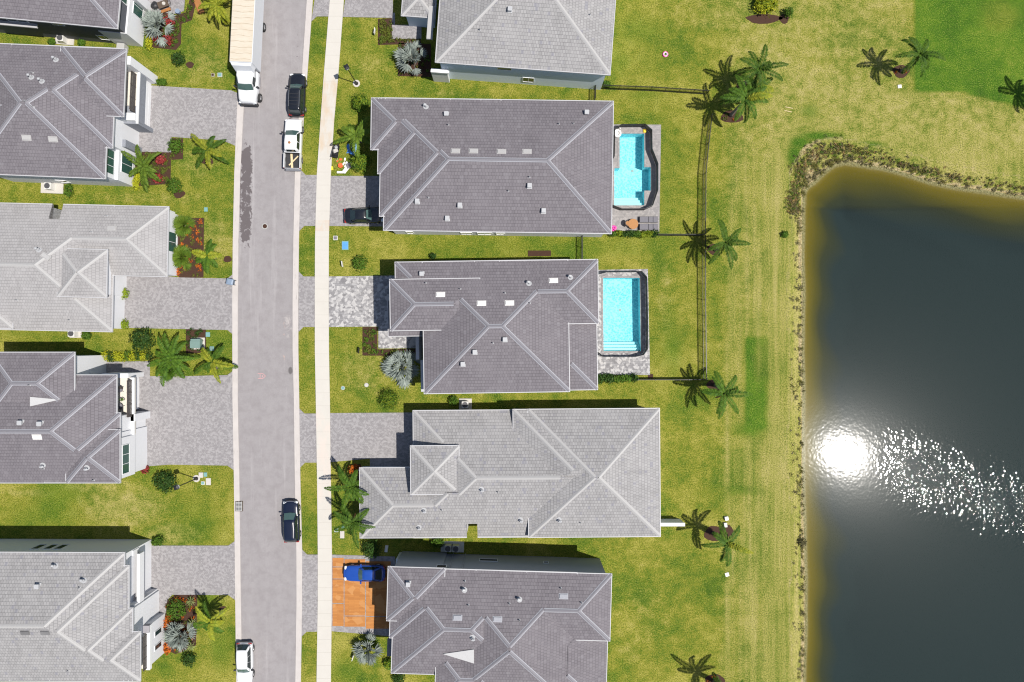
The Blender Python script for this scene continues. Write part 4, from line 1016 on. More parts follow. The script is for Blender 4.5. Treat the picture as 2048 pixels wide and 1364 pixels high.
L5 = House("light grey two storey house in the bottom left with two white balconies", (110,1235), .2, *GRY, M['white'], 6.4, .40)
Bs = (110,1361.5)
L5.rect((-200,1230), (110,1105.2), (248,1120), Bs)
L5.rect((20,1250), (150,1131), (257.5,1170), Bs, east=1.6)
L5.rect((100,1290), (180,1216), (265,1240), Bs)
L5.rect((170,1310), (220,1263), (280.5,1310), Bs, east=2.6)
L5.finish()
L5.hatchmat = M['tile_grey']
L5.vents([(111,1132,'goose'),(168,1161,'goose'),(77,1171,'vent'),(160,1175,'pipe'),(137,1341,'pipe'),(50,1265.5,'hatch'),(90,1265.5,'hatch')])
wn = L5.R[0]['wall'][3]; 
for px in (79,103,124): L5.window('N', wn, L5.L(px,1089,3.0).x, 2.3, .8, 1.6, M['glass'], 1)
xg, ya, yb = front(L5, "garage_wall", 293.5, 1083, 1185, 0, 2.9, M['white'], 5); L5.garage('E', xg, (ya+yb)/2, 4.8, 2.3)
front(L5, "balcony_floor", 316, 1088, 1186, 2.95, 3.12, M['floor_grey'], 6)
front(L5, "parapet", 317, 1086, 1180, 3.12, 4.1, M['white'], .3)
front(L5, "parapet", 305, 1080, 1090, 2.9, 4.1, M['white'], 2.4)
front(L5, "balcony_block_wall", 304, 1090, 1110, 3.12, 4.9, M['white'], 1.6)
front(L5, "front_pier", 315.5, 1177, 1185, 0, 5.0, M['white'], 4.5)
xw = L5.R[1]['wall'][2]
for py in (1160,1180): L5.window('E', xw, L5.L(262,py,5).y, 3.6, .8, 1.5, M['greenglass'], 1)
xe, ya, yb = front(L5, "front_bay_wall", 330, 1226, 1305, 0, 3.0, M['white'], 5.5)
for k in (-.8,.8): L5.window('E', xe, (ya+yb)/2+k, .8, .5, 1.5, M['glass'], 1)
front(L5, "balcony_floor", 328, 1238, 1312, 3.02, 3.14, M['floor_cream'], 5.0)
front(L5, "parapet", 331, 1226, 1312, 3.02, 3.45, M['trim'], .45)
front(L5, "entry_roof", 331, 1226, 1240, 3.02, 3.6, M['floor_grey'], 4.5)
L5.railing((325,1243), (325,1308), 0, 3.14, 4.2, M['brown'])
L5.window('E', L5.R[3]['wall'][2], L5.L(281,1300,4).y, 3.3, 2.4, 2.2, M['glass'], 2, "sliding_door")
# ------------------------------------------------------------------ plants
def leaf_quads(mb, base, tip, side, w, m=0, fold=0.0):
    """one narrow leaf: pointed blade of two quads with a slight fold"""
    mid = base.lerp(tip, .45)
    mb.add([base, mid+side*w, tip, mid-side*w], [(0,1,2,3)], m)
def frond(mb, origin, az, el, L, r, width=.55, droop=1.0, n=20, m=0, wl=.035):
    """feather frond: arching rachis with drooping leaflets on both sides"""
    pts = []; p = Vector(origin); e = el; seg = L/n
    for i in range(n+1):
        pts.append(p.copy())
        p = p + Vector((math.cos(az)*math.cos(e), math.sin(az)*math.cos(e), math.sin(e)))*seg
        e -= droop*1.5/n*(.4+1.2*i/n)
    mb.tube(pts[::3]+[pts[-1]], [.035*(1-.8*k/len(pts[::3])) for k in range(len(pts[::3])+1)], 4, m)
    for i in range(2, n+1):
        t = i/n; d = (pts[i]-pts[i-1]).normalized(); side = d.cross(Vector((0,0,1))).normalized(); upv = side.cross(d)
        ll = width*(math.sin(math.pi*(.12+.84*t))**.6)*(1.05-.35*t)
        for sg in (-1, 1):
            for hh in (0, .5):
                b = pts[i-1].lerp(pts[i], hh)
                dirv = (d*.62 + side*sg*.9 + upv*(.12-.40*r.random()) + Vector((r.uniform(-.12,.12), r.uniform(-.12,.12), 0))).normalized()
                tip = b + dirv*ll*r.uniform(.85,1.1) - Vector((0,0,ll*.18))
                wv = dirv.cross(Vector((0,0,1)))
                wv = (wv.normalized() if wv.length > .01 else side)*1.0 + Vector((0,0,r.uniform(-.5,.5)))
                leaf_quads(mb, b, tip, wv.normalized(), wl, m)
def palm(label, base, crown, hgt, n=11, L=2.2, mat='palm', dry=1, seed=1, name="palm_tree", group=None, width=.5, el0=(-.25,.95), az0=0.0, azs=None, yel=0):
    """feather palm: base pixel on the ground, crown pixel at height hgt"""
    r = random.Random(seed)
    b = P(*base); c = P(*crown, hgt); gz = ground_z(b.x, b.y); b.z = gz
    t = thing(name, label, "palm tree", b, 0, group)
    v = Vector((c.x-b.x, c.y-b.y, hgt-gz))
    m = MB(); N = 8
    m.tube([(v.x*(k/N)**1.25, v.y*(k/N)**1.25, v.z*k/N - .05*(k==0)) for k in range(N+1)], [.19-.08*k/N+(.06 if k == 0 else 0) for k in range(N+1)], 9)
    if hgt > 2.2: m.tube([v*.9, v*1.0, v+Vector((0,0,.5))], [.1,.13,.05], 8, 1)
    m.build("trunk", [M['bark'], M['palm']], t, True)
    m = MB(); o = v + Vector((0,0,.05))
    n = max(8, n-1)
    for k in range(n):
        az = (azs[k] if azs else az0 + k*2.399 + r.uniform(-.45,.45))
        u = (k+.5)/n
        el = el0[1] + (el0[0]-el0[1])*u
        frond(m, o, az, el, L*1.42*r.uniform(.75,1.15), r, width*1.25*r.uniform(.8,1.1), r.uniform(.7,1.35), n=21, m=(2 if k < yel else 0), wl=.052)
    for k in range(dry):
        frond(m, o, az0+1+k*2.2+r.random(), -.5, L*.7, r, width*.4, .8, 14, 1)
    m.build("crown", [M[mat], M['palm_dry'], M['palm_yel']], t)
    return t
def fan_leaf(mb, o, az, el, pet, R, r, m=0, nseg=18, spread=2.6):
    d = Vector((math.cos(az)*math.cos(el), math.sin(az)*math.cos(el), math.sin(el)))
    side = d.cross(Vector((0,0,1))).normalized(); upv = side.cross(d).normalized()
    h = o + d*pet
    mb.tube([o, o.lerp(h,.5)+Vector((0,0,.05)), h], [.03,.025,.018], 4, m)
    for k in range(nseg):
        a = -spread/2 + spread*k/(nseg-1)
        dv = (d*math.cos(a)+side*math.sin(a) + upv*(-.12+.16*(k % 2)) - Vector((0,0,.22*abs(a)/spread+.12*r.random()))).normalized()
        tip = h + dv*R*(1-.18*abs(a)/spread*2)*r.uniform(.9,1.05)
        wv = dv.cross(upv).normalized()*.8 + upv*r.uniform(-.6,.6)
        leaf_quads(mb, h, tip, wv.normalized(), R*.075, m)
def fan_palm(label, c, h, R, n=14, mat='silver', seed=1, name="fan_palm", group=None, trunk=True, pet=.55):
    r = random.Random(seed); p = P(c[0], c[1], h*.7); z = ground_z(p.x,p.y)
    t = thing(name, label, "palm tree", (p.x,p.y,z), 0, group)
    m = MB(); m.tube([(0,0,-.05),(.02,0,h*.3),(0,.02,h*.6)], [.16,.14,.1], 8); m.build("trunk", M['bark'], t, True)
    m = MB()
    for k in range(n):
        u = (k+.5)/n; az = k*2.399+r.uniform(-.35,.35); el = 1.3-1.5*u+r.uniform(-.12,.12)
        fan_leaf(m, Vector((0,0,h*.55)), az, el, (.18+.82*u)*pet*1.1*R*r.uniform(.75,1.2), R*.56*r.uniform(.75,1.1), r, nseg=15, spread=2.3)
    m.build("crown", M[mat], t)
    return t
def lump(d, sd, k=.28): return 1 + k*mnoise.noise(d*1.9+Vector((sd*3.1,sd*1.7,sd)))+ k*.6*mnoise.noise(d*4.3+Vector((sd,sd*2.2,5)))
def foliage(mb, c, rx, ry, rz, n, leaf, r, m=0, sd=1.0, inner=.55, clump=True):
    """leaf-sized faces spread through a lumpy crown volume"""
    for _ in range(n):
        d = Vector((r.gauss(0,1), r.gauss(0,1), r.gauss(0,1)))
        if d.length < 1e-3: continue
        d.normalize()
        if d.z < -.35: d.z = -d.z
        rr = (inner + (1-inner)*r.random()**.6)*lump(d, sd)
        if clump and mnoise.noise(d*3.4+Vector((sd*9,0,0))) < -.22 and rr > .72: rr *= .7
        p = Vector(c) + Vector((d.x*rx*rr, d.y*ry*rr, d.z*rz*rr))
        a = (d*.8 + Vector((r.uniform(-1,1), r.uniform(-1,1), r.uniform(-.5,.9)))).normalized()
        s1 = a.cross(Vector((r.uniform(-1,1), r.uniform(-1,1), r.uniform(-1,1)))).normalized()
        L_ = leaf*r.uniform(.7,1.35)
        leaf_quads(mb, p-s1*L_*.5, p+s1*L_*.6, a.cross(s1), L_*.34, m)
def shrub(label, c, R, h=1.0, mat='shrub', seed=1, name="shrub", group=None, leaf=.16, n=None, mat2=None, ry=None, cat="shrub"):
    r = random.Random(seed); p = P(c[0], c[1], h*.5); z = ground_z(p.x,p.y)
    t = thing(name, label, cat, (p.x,p.y,z), 0, group)
    m = MB()
    for k in range(5):
        a = k*1.26+seed; m.tube([(.03*math.cos(a),.03*math.sin(a),-.03),(R*.25*math.cos(a),R*.25*math.sin(a),h*.4),(R*.5*math.cos(a),R*.5*math.sin(a),h*.72)], [.035,.025,.01], 5)
    m.build("stem", M['stem'], t)
    m = MB(); n = n or int(420*R*R/leaf*.16+260)
    foliage(m, (0,0,h*.5), R, ry or R, h*.55, n, leaf, r, 0, seed*.77)
    if mat2: foliage(m, (0,0,h*.62), R*.85, (ry or R)*.85, h*.5, n//2, leaf, r, 1, seed*.37+3)
    m.build("foliage", [M[mat]]+([M[mat2]] if mat2 else []), t)
    return t
def hedge(label, a, b, w_, h, mat='shrub_dk', seed=1, mats=None, name="hedge", leaf=.13):
    r = random.Random(seed); pa, pb = P(*a, h*.5), P(*b, h*.5); d = pb-pa; L_ = d.length
    t = thing(name, label, "hedge", (pa.x,pa.y,0), math.atan2(d.y,d.x))
    m = MB(); k = max(3, int(L_/.5))
    for i in range(k+1): x = L_*i/k; m.tube([(x,0,-.02),(x+.1,.06,h*.6)], [.03,.012], 5)
    m.build("stem", M['stem'], t)
    m = MB(); mats = mats or [mat]; q = max(3, int(L_/.62))
    for i in range(q+1):
        foliage(m, (L_*i/q, r.uniform(-.08,.08), h*.5), .55, w_*r.uniform(.85,1.15), h*.58*r.uniform(.85,1.15), int(240*w_+110), leaf, r, (i*7//3) % len(mats), i+seed)
    m.build("foliage", [M[x] for x in mats], t); return t
def spiky(label, c, R=.6, mat='dracaena', n=26, seed=1, name="dracaena_plant", group=None, h=.7, w_=.035):
    r = random.Random(seed); p = P(c[0], c[1], h)
    t = thing(name, label, "plant", (p.x,p.y,0), 0, group)
    m = MB(); m.tube([(0,0,-.03),(.02,.01,h*.9)], [.04,.03], 6); m.build("stem", M['stem'], t)
    m = MB(); o = Vector((0,0,h*.85))
    for k in range(n):
        az = k*2.399+r.uniform(-.1,.1); el = 1.3-1.5*(k+.5)/n; L_ = R*r.uniform(.8,1.1)
        d = Vector((math.cos(az)*math.cos(el), math.sin(az)*math.cos(el), math.sin(el))); s = d.cross(Vector((0,0,1))).normalized()
        leaf_quads(m, o, o+d*L_-Vector((0,0,L_*.2)), s, w_)
    m.build("foliage", M[mat], t); return t
NB = [0]
def bed(pts, cover=None, dens=7.0, leaf=.13, seed=1, h=.28, inset=3):
    """mulched bed; cover = materials of a low ground cover growing through it"""
    o = sheet("mulch_bed", pts, M['mulch'], .03, thick=.05)
    if cover:
        r = random.Random(seed); wp = [W2(*p) for p in pts]; x0 = min(p[0] for p in wp); x1 = max(p[0] for p in wp); y0 = min(p[1] for p in wp); y1 = max(p[1] for p in wp)
        m = MB(); N = int((x1-x0)*(y1-y0)*dens)
        pts_ = np.array([(r.uniform(x0,x1), r.uniform(y0,y1)) for _ in range(N)])
        if N:
            dd = signed(pts_[:,0], pts_[:,1], wp)
            for (x,y), q in zip(pts_, dd):
                if q > .2 and mnoise.noise(Vector((x*.8,y*.8,seed))) > -.4:
                    foliage(m, (x,y,.1), .26, .26, h, 26, leaf, r, r.randrange(len(cover)), x, .3, False)
            m.build("ground_cover", [M[c] for c in cover])['kind'] = 'stuff'
    return o

# beds
bed([(294,28),(330,25),(352,30),(372,25),(385,-20),(398,-20),(384,40),(363,48),(362,88),(352,100),(296,94)], ['ixora','ixora','shrub'], 10, seed=2)
bed([(268,303),(343,304),(343,276),(366,277),(366,318),(342,320),(341,368),(270,372)], ['ixora'], 8, seed=3)
bed([(352,436),(408,436),(407,555),(362,556),(345,545)], ['ixora','orange'], 5, seed=4)
bed([(372,655),(412,655),(412,706),(372,706)], ['shrub_dk'], 9, seed=5)
bed([(330,1205),(352,1188),(395,1190),(392,1290),(352,1308),(332,1300)], ['ixora','orange'], 6, seed=6)
bed([(756,38),(788,36),(788,75),(842,78),(842,88),(756,90)], ['ixora'], 12, seed=7)
bed([(797,86),(862,88),(862,154),(796,152)], ['shrub','ixora'], 3.5, seed=8)
bed([(725,654),(755,654),(755,699),(838,697),(838,700),(820,712),(725,711)], ['ixora','shrub'], 9, seed=9)
bed([(703,930),(722,928),(722,960),(716,960)], ['orange'], 5, seed=10)
bed([(1056,501),(1102,501),(1102,512),(1056,513)]); bed([(1296,748),(1306,748),(1306,757),(1296,757)])
for i, (x,y,rx,ry) in enumerate(((1464,233,22,14),(1487,171,16,10),(1513,184,12,11),(1802,143,17,12),(1428,499,14,11),(1428,770,14,11),(1428,1067,19,17),(1452,1062,14,14),(1428,1362,20,14),(1527,38,36,9),(1568,38,10,9),(2080,198,14,12),(415,322,12,8),(455,518,8,7),(446,1218,8,6),(358,388,12,8),(380,130,8,6))):
    bed([(x+rx*math.cos(a)*(1+.15*math.sin(3*a+i)), y+ry*math.sin(a)*(1+.12*math.cos(2*a+i))) for a in [k*math.pi/7 for k in range(14)]], ['orange','ixora'] if i in (0,2,3,8) else None, 3.0, seed=20+i, h=.2)

LP = "palms along the lake bank"
palm("tallest palm of the three-palm lakeside cluster, with a yellowing low frond", (1461,231), (1492,197), 5.0, 13, 2.15, dry=1, seed=11, group=LP, yel=1)
palm("northernmost bright green palm of the three-palm lakeside cluster", (1487,168), (1519,138), 4.5, 12, 2.2, dry=1, seed=12, group=LP)
palm("smaller palm hidden between the two tall palms of the lakeside cluster", (1513,181), (1512,177), 3.6, 8, 1.5, dry=1, seed=13, group=LP, yel=1)
palm("lone palm on the bright green turf near the top right corner", (1802,143), (1841,108), 4.6, 10, 2.1, dry=2, seed=14, group=LP)
palm("palm just outside the right edge whose shadow falls on the lawn", (2078,197), (2136,170), 4.6, 9, 2.1, dry=1, seed=15, group=LP)
palm("lakeside palm at the fence end beside the stepped pool yard", (1430,500), (1452,485), 4.4, 10, 2.1, dry=2, seed=16, group=LP)
palm("lakeside palm at the fence corner below the rectangular pool yard", (1430,771), (1448,787), 4.4, 11, 2.1, dry=2, seed=17, group=LP)
palm("lakeside palm in a round mulch ring behind the light grey single storey house", (1427,1066), (1454,1086), 4.5, 9, 2.1, dry=0, seed=18, group=LP, yel=1)
palm("lakeside palm at the bottom edge of the picture", (1428,1362), (1454,1398), 4.6, 9, 2.2, dry=1, seed=19, group=LP)

FP = "small palms in the front yards"
palm("small yellow-green palm on the lawn below the first left paver driveway", (415,318), (416,300), 1.5, 9, 1.9, 'palm', 0, 31, group=FP, el0=(-.1,.8), yel=3)
palm("arching green palm beside the balcony house's white front bay", (289,338), (288,334), 1.6, 9, 2.1, 'fan', 0, 32, group=FP, el0=(.1,1.1))
palm("bushy yellow-green palm left of the white box truck", (437,30), (436,10), 1.6, 13, 2.0, 'palm_yel', 0, 33, group=FP, el0=(0,1.1))
palm("small palm with one bright yellow frond by the left curb above the grey bin", (430,515), (415,512), 1.3, 7, 1.55, 'palm', 0, 34, group=FP, yel=2)
palm("large arching palm above the widest left driveway, beside the green transformer", (347,735), (342,718), 2.2, 13, 2.3, 'palm', 0, 35, group=FP)
palm("dark-fronded palm with yellow stalks against the left curb", (433,735), (424,724), 2.0, 9, 2.0, 'palm', 0, 36, group=FP, yel=3)
palm("thin palm with a yellow frond in the bottom left planting bed", (446,1220), (420,1245), 3.0, 8, 1.9, 'palm', 0, 37, group=FP, yel=4)
palm("shaded palm squeezed against the stepped pool house near a blue tarp", (722,283), (712,272), 2.0, 8, 1.9, 'fan', 0, 38, group=FP)
palm("upper of the twin palms leaning over the single storey house front", (716,982), (702,975), 3.3, 10, 2.1, 'palm', 1, 39, group=FP)
palm("lower of the twin palms leaning over the single storey house front", (722,1030), (706,1046), 3.3, 11, 2.1, 'palm', 1, 40, group=FP)

SP = "silver fan palms"
fan_palm("silver fan palm above red plants in the top left bed", (313,47), 1.6, 2.15, 17, seed=51, group=SP)
fan_palm("silver fan palm in the dark bed by the light grey top house", (823,114), 2.0, 2.2, 13, seed=52, group=SP)
fan_palm("largest silver green fan palm, in front of the rectangular pool house", (803,735), 2.0, 2.5, 18, seed=53, group=SP)
fan_palm("silver fan palm in the bottom left bed among orange plants", (357,1272), 1.6, 2.1, 18, seed=54, group=SP)
fan_palm("silver fan palm on the lawn below the orange driveway sheets", (736,1302), 1.8, 2.2, 13, seed=55, group=SP)
fan_palm("upper leafy fan palm clump against the pale grey house front", (366,450), 1.3, 1.7, 26, 'fan', 56, "fan_palm_clump", None, pet=.45)
fan_palm("lower leafy fan palm clump against the pale grey house front", (361,514), 1.3, 1.7, 26, 'fan', 57, "fan_palm_clump", None, pet=.45)
fan_palm("low green fan palm tuft at the foot of the arching palm by the widest driveway", (338,742), .9, 1.5, 22, 'palm', 58, "fan_palm_clump", None, pet=.4)

shrub("dark conical shrub on the lawn above the first left driveway", (357,117), .85, 1.2, 'shrub_dk', 61)
shrub("low shrub at the corner of the balcony house's garage pier", (323,164), .7, .6, 'shrub', 62, ry=.45)
shrub("spiky green shrub on the mulch corner below the first left driveway", (351,292), .95, .9, 'shrub', 63)
shrub("rounded shrub with mulch at its foot, at the lawn's lower left below the balcony house", (349,371), 1.0, 1.1, 'shrub', 64)
shrub("small shrub by the white air conditioner of the balcony house", (138,381), .55, .9, 'shrub', 65, ry=.9)
shrub("tiny shrub right of the air conditioner in the narrow top left side yard", (163,86), .45, .6, 'shrub', 66); shrub("tiny shrub left of the air conditioner in the narrow top left side yard", (104,84), .45, .6, 'shrub', 67)
RS = "red leaved plants in the top left beds"
for k, (x,y,R,lb) in enumerate(((339,41,.75,"red cordyline right of the silver fan palm"),(335,79,.7,"red cordyline below the silver fan palm"),(312,75,.6,"dark red cordyline between the yellow hedge and silver fan palm"),(321,320,.65,"upper red cordyline under the arching palm"),(315,356,.65,"lower red cordyline under the arching palm"))):
    shrub(lb, (x,y), R, .7, 'red', 70+k, "cordyline_plant", RS, .2, 220)
hedge("short yellow-green hedge along the top left house bay", (299,66), (298,92), .45, .7, mats=['yellow'], seed=4); hedge("yellow-green hedge along the balcony house's white front bay", (275,350), (272,372), .4, .7, mats=['yellow'], seed=5)
shrub("small shrub at the north pillar of the pale house garage", (248,587), .6, .9, 'shrub_lt', 80, ry=.75); shrub("small shrub at the south pillar of the pale house garage", (248,649), .6, .8, 'shrub_lt', 81)
shrub("big round dark green shrub south of the pale house driveway", (284,679), 1.5, 1.7, 'shrub_dk', 82, leaf=.2)
shrub("small shrub beside the air conditioner of the pale house", (173,671), .55, .9, 'shrub', 83)
hedge("mixed yellow and green croton hedge above the widest left driveway", (212,713), (298,712), .62, .9, mats=['yellow','shrub','shrub_dk','yellow'], seed=6)
spiky("pale variegated spiky plant under the arching palm by the driveway", (357,748), .7, 'dracaena', 30, 84); spiky("yellow variegated spiky plant under the dark palm by the left curb", (421,737), .75, 'yellow', 30, 85)
shrub("dark spreading shrub beside the lower lamp post", (330,962), 1.4, 1.3, 'shrub_dk', 86, leaf=.22)
shrub("red leaved plant at the corner of the widest left driveway", (290,939), .55, .5, 'red', 87, "cordyline_plant", None, .18, 160)
shrub("low green shrub at the corner of the bottom left driveway", (316,1082), .8, .9, 'shrub', 88, ry=.6)
shrub("large bright bush at the top of the bottom left bed", (353,1219), 1.35, 1.6, 'shrub', 89)
for k, (x,y,lb) in enumerate(((381,1203,"spiky variegated plant at the top of the bottom left bed"),(384,1247,"spiky variegated plant between silver palm and thin palm"),(381,1294,"spiky variegated plant at the foot of the bottom left bed"))):
    spiky(lb, (x,y), .75, 'dracaena', 28, 90+k, group="spiky plants in the bottom left bed")
for k, (x,y,lb) in enumerate(((335,1247,"upper orange croton beside the white bay of the bottom left house"),(335,1295,"lower orange croton beside the white bay of the bottom left house"))):
    shrub(lb, (x,y), .5, .6, 'orange', 94+k, "croton_plant", None, .17, 260, ry=.9)
shrub("dark spiky shrub standing alone on the bottom left lawn", (378,1318), .95, .9, 'shrub_dk', 97)
shrub("yellow-green shrub at the front corner of the stepped pool house", (723,206), 1.15, 1.3, 'shrub', 98, mat2='shrub_lt')
shrub("dark round shrub on the shaded lawn between sidewalk and stepped pool house", (705,262), .8, 1.0, 'shrub', 99); shrub("bright leafy bush beside the work debris near the blue tarp", (720,324), 1.3, 1.4, 'shrub', 100, mat2='shrub_lt')
shrub("round shrub on the lawn between the two pool houses' driveways", (720,526), 1.0, 1.0, 'shrub', 101); shrub("round yellow-green shrub at the corner of the single storey house driveway", (779,799), 1.35, 1.4, 'shrub', 102, mat2='shrub_lt', leaf=.12)
shrub("small shrub left of the air conditioner above the single storey house", (908,801), .6, .9, 'shrub', 103); shrub("small shrub left of the large air conditioners above the bottom house", (876,1084), .75, .9, 'shrub', 104)
shrub("dark leafy shrub at the shaded corner above the blue coupe", (743,1097), 1.25, 1.6, 'shrub_dk', 105, leaf=.2)
shrub("orange croton at the corner of the single storey house", (707,938), .7, .7, 'orange', 106, "croton_plant", None, .22, 200)
shrub("yellow-green shrub below the bottom house garage", (778,1328), .7, .9, 'shrub', 107, mat2='shrub_lt'); shrub("dark shrub at the bottom edge in front of the bottom house", (797,1357), .8, .8, 'shrub_dk', 108)
hedge("clipped hedge at the pavers beside the two loungers", (1226,468), (1310,468), .45, .9, mats=['shrub','shrub_dk','shrub_lt'], seed=7, leaf=.16)
hedge("dark glossy hedge closing the paver deck of the rectangular pool", (1199,757), (1268,756.5), .55, 1.0, mats=['shrub_dk','shrub'], seed=8, leaf=.2)
shrub("yellow croton clump at the top edge of the right lawn", (1532,8), 1.5, 1.2, 'yellow', 110, mat2='shrub_lt', ry=1.3, leaf=.2); shrub("small dark shrub beside the yellow croton clump", (1577,25), .6, 1.0, 'shrub', 111)
shrub("tiny weed bush on the dry bank by the pond's left shore", (1570,469), .42, .5, 'shrub', 112); shrub("single grassy clump overhanging the water's edge near the bottom right", (1606,1086), .62, .7, 'weed', 113, n=260)
shrub("tiny bush by the gate at the corner of the top house", (1213,168), .5, .5, 'shrub', 114); shrub("small shrub against the north wall of the rectangular pool house", (866,512), .4, .7, 'shrub_dk', 115)
r = random.Random(5); m = MB()
foliage(m, (0,0,.45), .22,.22,.3, 60, .12, r); m.build("foliage", M['shrub'], POT)

# shore reeds and weeds on the bank: nobody could count them
r = random.Random(77); reeds = MB()
shl = [Vector(p) for p in shore[2:29]]
for a, b in zip(shl[:-1], shl[1:]):
    d = b-a; L_ = d.length; nn = Vector((-d.y, d.x))/L_
    if (a+nn*.5).x > a.x and abs(d.y) > abs(d.x): nn = -nn
    test = signed(np.array([a.x+nn.x*.5]), np.array([a.y+nn.y*.5]), shore)[0]
    if test > 0: nn = -nn
    for k in range(int(L_*6)):
        q = a + d*r.random() + nn*(abs(r.gauss(.35,.35)) if r.random() < .75 else r.uniform(0,1.7))
        px = q.x*FPX/CAM_H+1024; py = 682-q.y*FPX/CAM_H
        if not (-40 < q.y < 42 and q.x < 66): continue
        corner = math.exp(-((px-1640)**2+(py-300)**2)/5200)
        if r.random() > .75+.9*corner: continue
        z = ground_z(q.x, q.y); s = r.uniform(.14,.34)*(1+.7*corner); mm = 0 if r.random() < .45 else 1
        for _ in range(int(18+12*corner)):
            a_ = r.uniform(0,6.28); e = r.uniform(.1,1.2); dv = Vector((math.cos(a_)*math.cos(e), math.sin(a_)*math.cos(e), math.sin(e)))
            b0 = Vector((q.x+r.gauss(0,.08), q.y+r.gauss(0,.08), z))
            leaf_quads(reeds, b0, b0+dv*s*r.uniform(.6,1.4), dv.cross(Vector((0,0,1))).normalized(), .03, mm)
CORNER = [(1592,420),(1594,370),(1605,330),(1632,303),(1665,295),(1700,300),(1745,312),(1800,325),(1860,341),(1930,356),(2060,377)]
for _ in range(950):
    k_ = r.random()**1.7*(len(CORNER)-1.001); a_, b_ = CORNER[int(k_)], CORNER[int(k_)+1]; f_ = k_-int(k_)
    far = max(0, (a_[0]-1760)/300)
    px = a_[0]+(b_[0]-a_[0])*f_ + r.gauss(0, 9 if far == 0 else 3); py = a_[1]+(b_[1]-a_[1])*f_ + r.gauss(0, 9 if far == 0 else 4)
    q = Vector(W2(px,py))
    if signed(np.array([q.x]), np.array([q.y]), shore)[0] > -.45: continue
    z = ground_z(q.x,q.y); rr_ = r.uniform(.12,.30); foliage(reeds, (q.x,q.y,z+.03), rr_, rr_, r.uniform(.08,.22), 22, .10, r, r.choice((0,0,1,1,1,3,2)), q.x, .3, False)
reeds.build("shore_reeds", [M['reed'], M['weed'], M['shrub'], M['palm_dry']])['kind'] = 'stuff'
# ------------------------------------------------------------------ vehicles (local +x is the nose)
def wheel(t, x, y, r_, w_, out):
    m = MB(); N = 20; prof = [(r_*.62,w_/2),(r_*.93,w_/2),(r_,w_*.32),(r_,-w_*.32),(r_*.93,-w_/2),(r_*.62,-w_/2)]
    vs = []
    for k in range(N):
        a = 2*math.pi*k/N
        for rr, yy in prof: vs.append((rr*math.cos(a), yy, rr*math.sin(a)))
    fs = []
    for k in range(N):
        for j in range(6): fs.append((k*6+j, k*6+(j+1)%6, ((k+1)%N)*6+(j+1)%6, ((k+1)%N)*6+j))
    m.add(vs, fs); ty = m.build("tyre", M['rubber'], t, loc=(x,y,r_))
    m = MB()
    for s in (1,):
        yy = out*w_*.30
        m.tube([(0,yy-out*.05,0),(0,yy,0)], r_*.63, 18)
        for k in range(5):
            a = k*1.2566; m.tube([(0,yy+out*.02,0),(r_*.56*math.cos(a),yy+out*.015,r_*.56*math.sin(a))], .045, 5)
    m.build("rim", M['rim'], ty)
def outline(x0, x1, hw0, hwm, hw1, rf, rr, n=6):
    """plan outline, counter-clockwise from rear right: nose rounded by rf, tail by rr"""
    pts = []
    def corner(cx, cy, rx, ry, a0):
        for k in range(n+1):
            a = a0 + math.pi/2*k/n; pts.append((cx+rx*math.cos(a), cy+ry*math.sin(a)))
    xm = (x0+x1)/2
    ry_ = min(rf*.8, hw1*.85); corner(x1-rf, -(hw1-ry_), rf, ry_, -math.pi/2)
    corner(x1-rf,  (hw1-ry_), rf, ry_, 0)
    pts.append((xm, hwm))
    corner(x0+rr,  (hw0-rr*.62), rr, rr*.62, math.pi/2)
    corner(x0+rr, -(hw0-rr*.62), rr, rr*.62, math.pi)
    pts.append((xm, -hwm))
    return pts
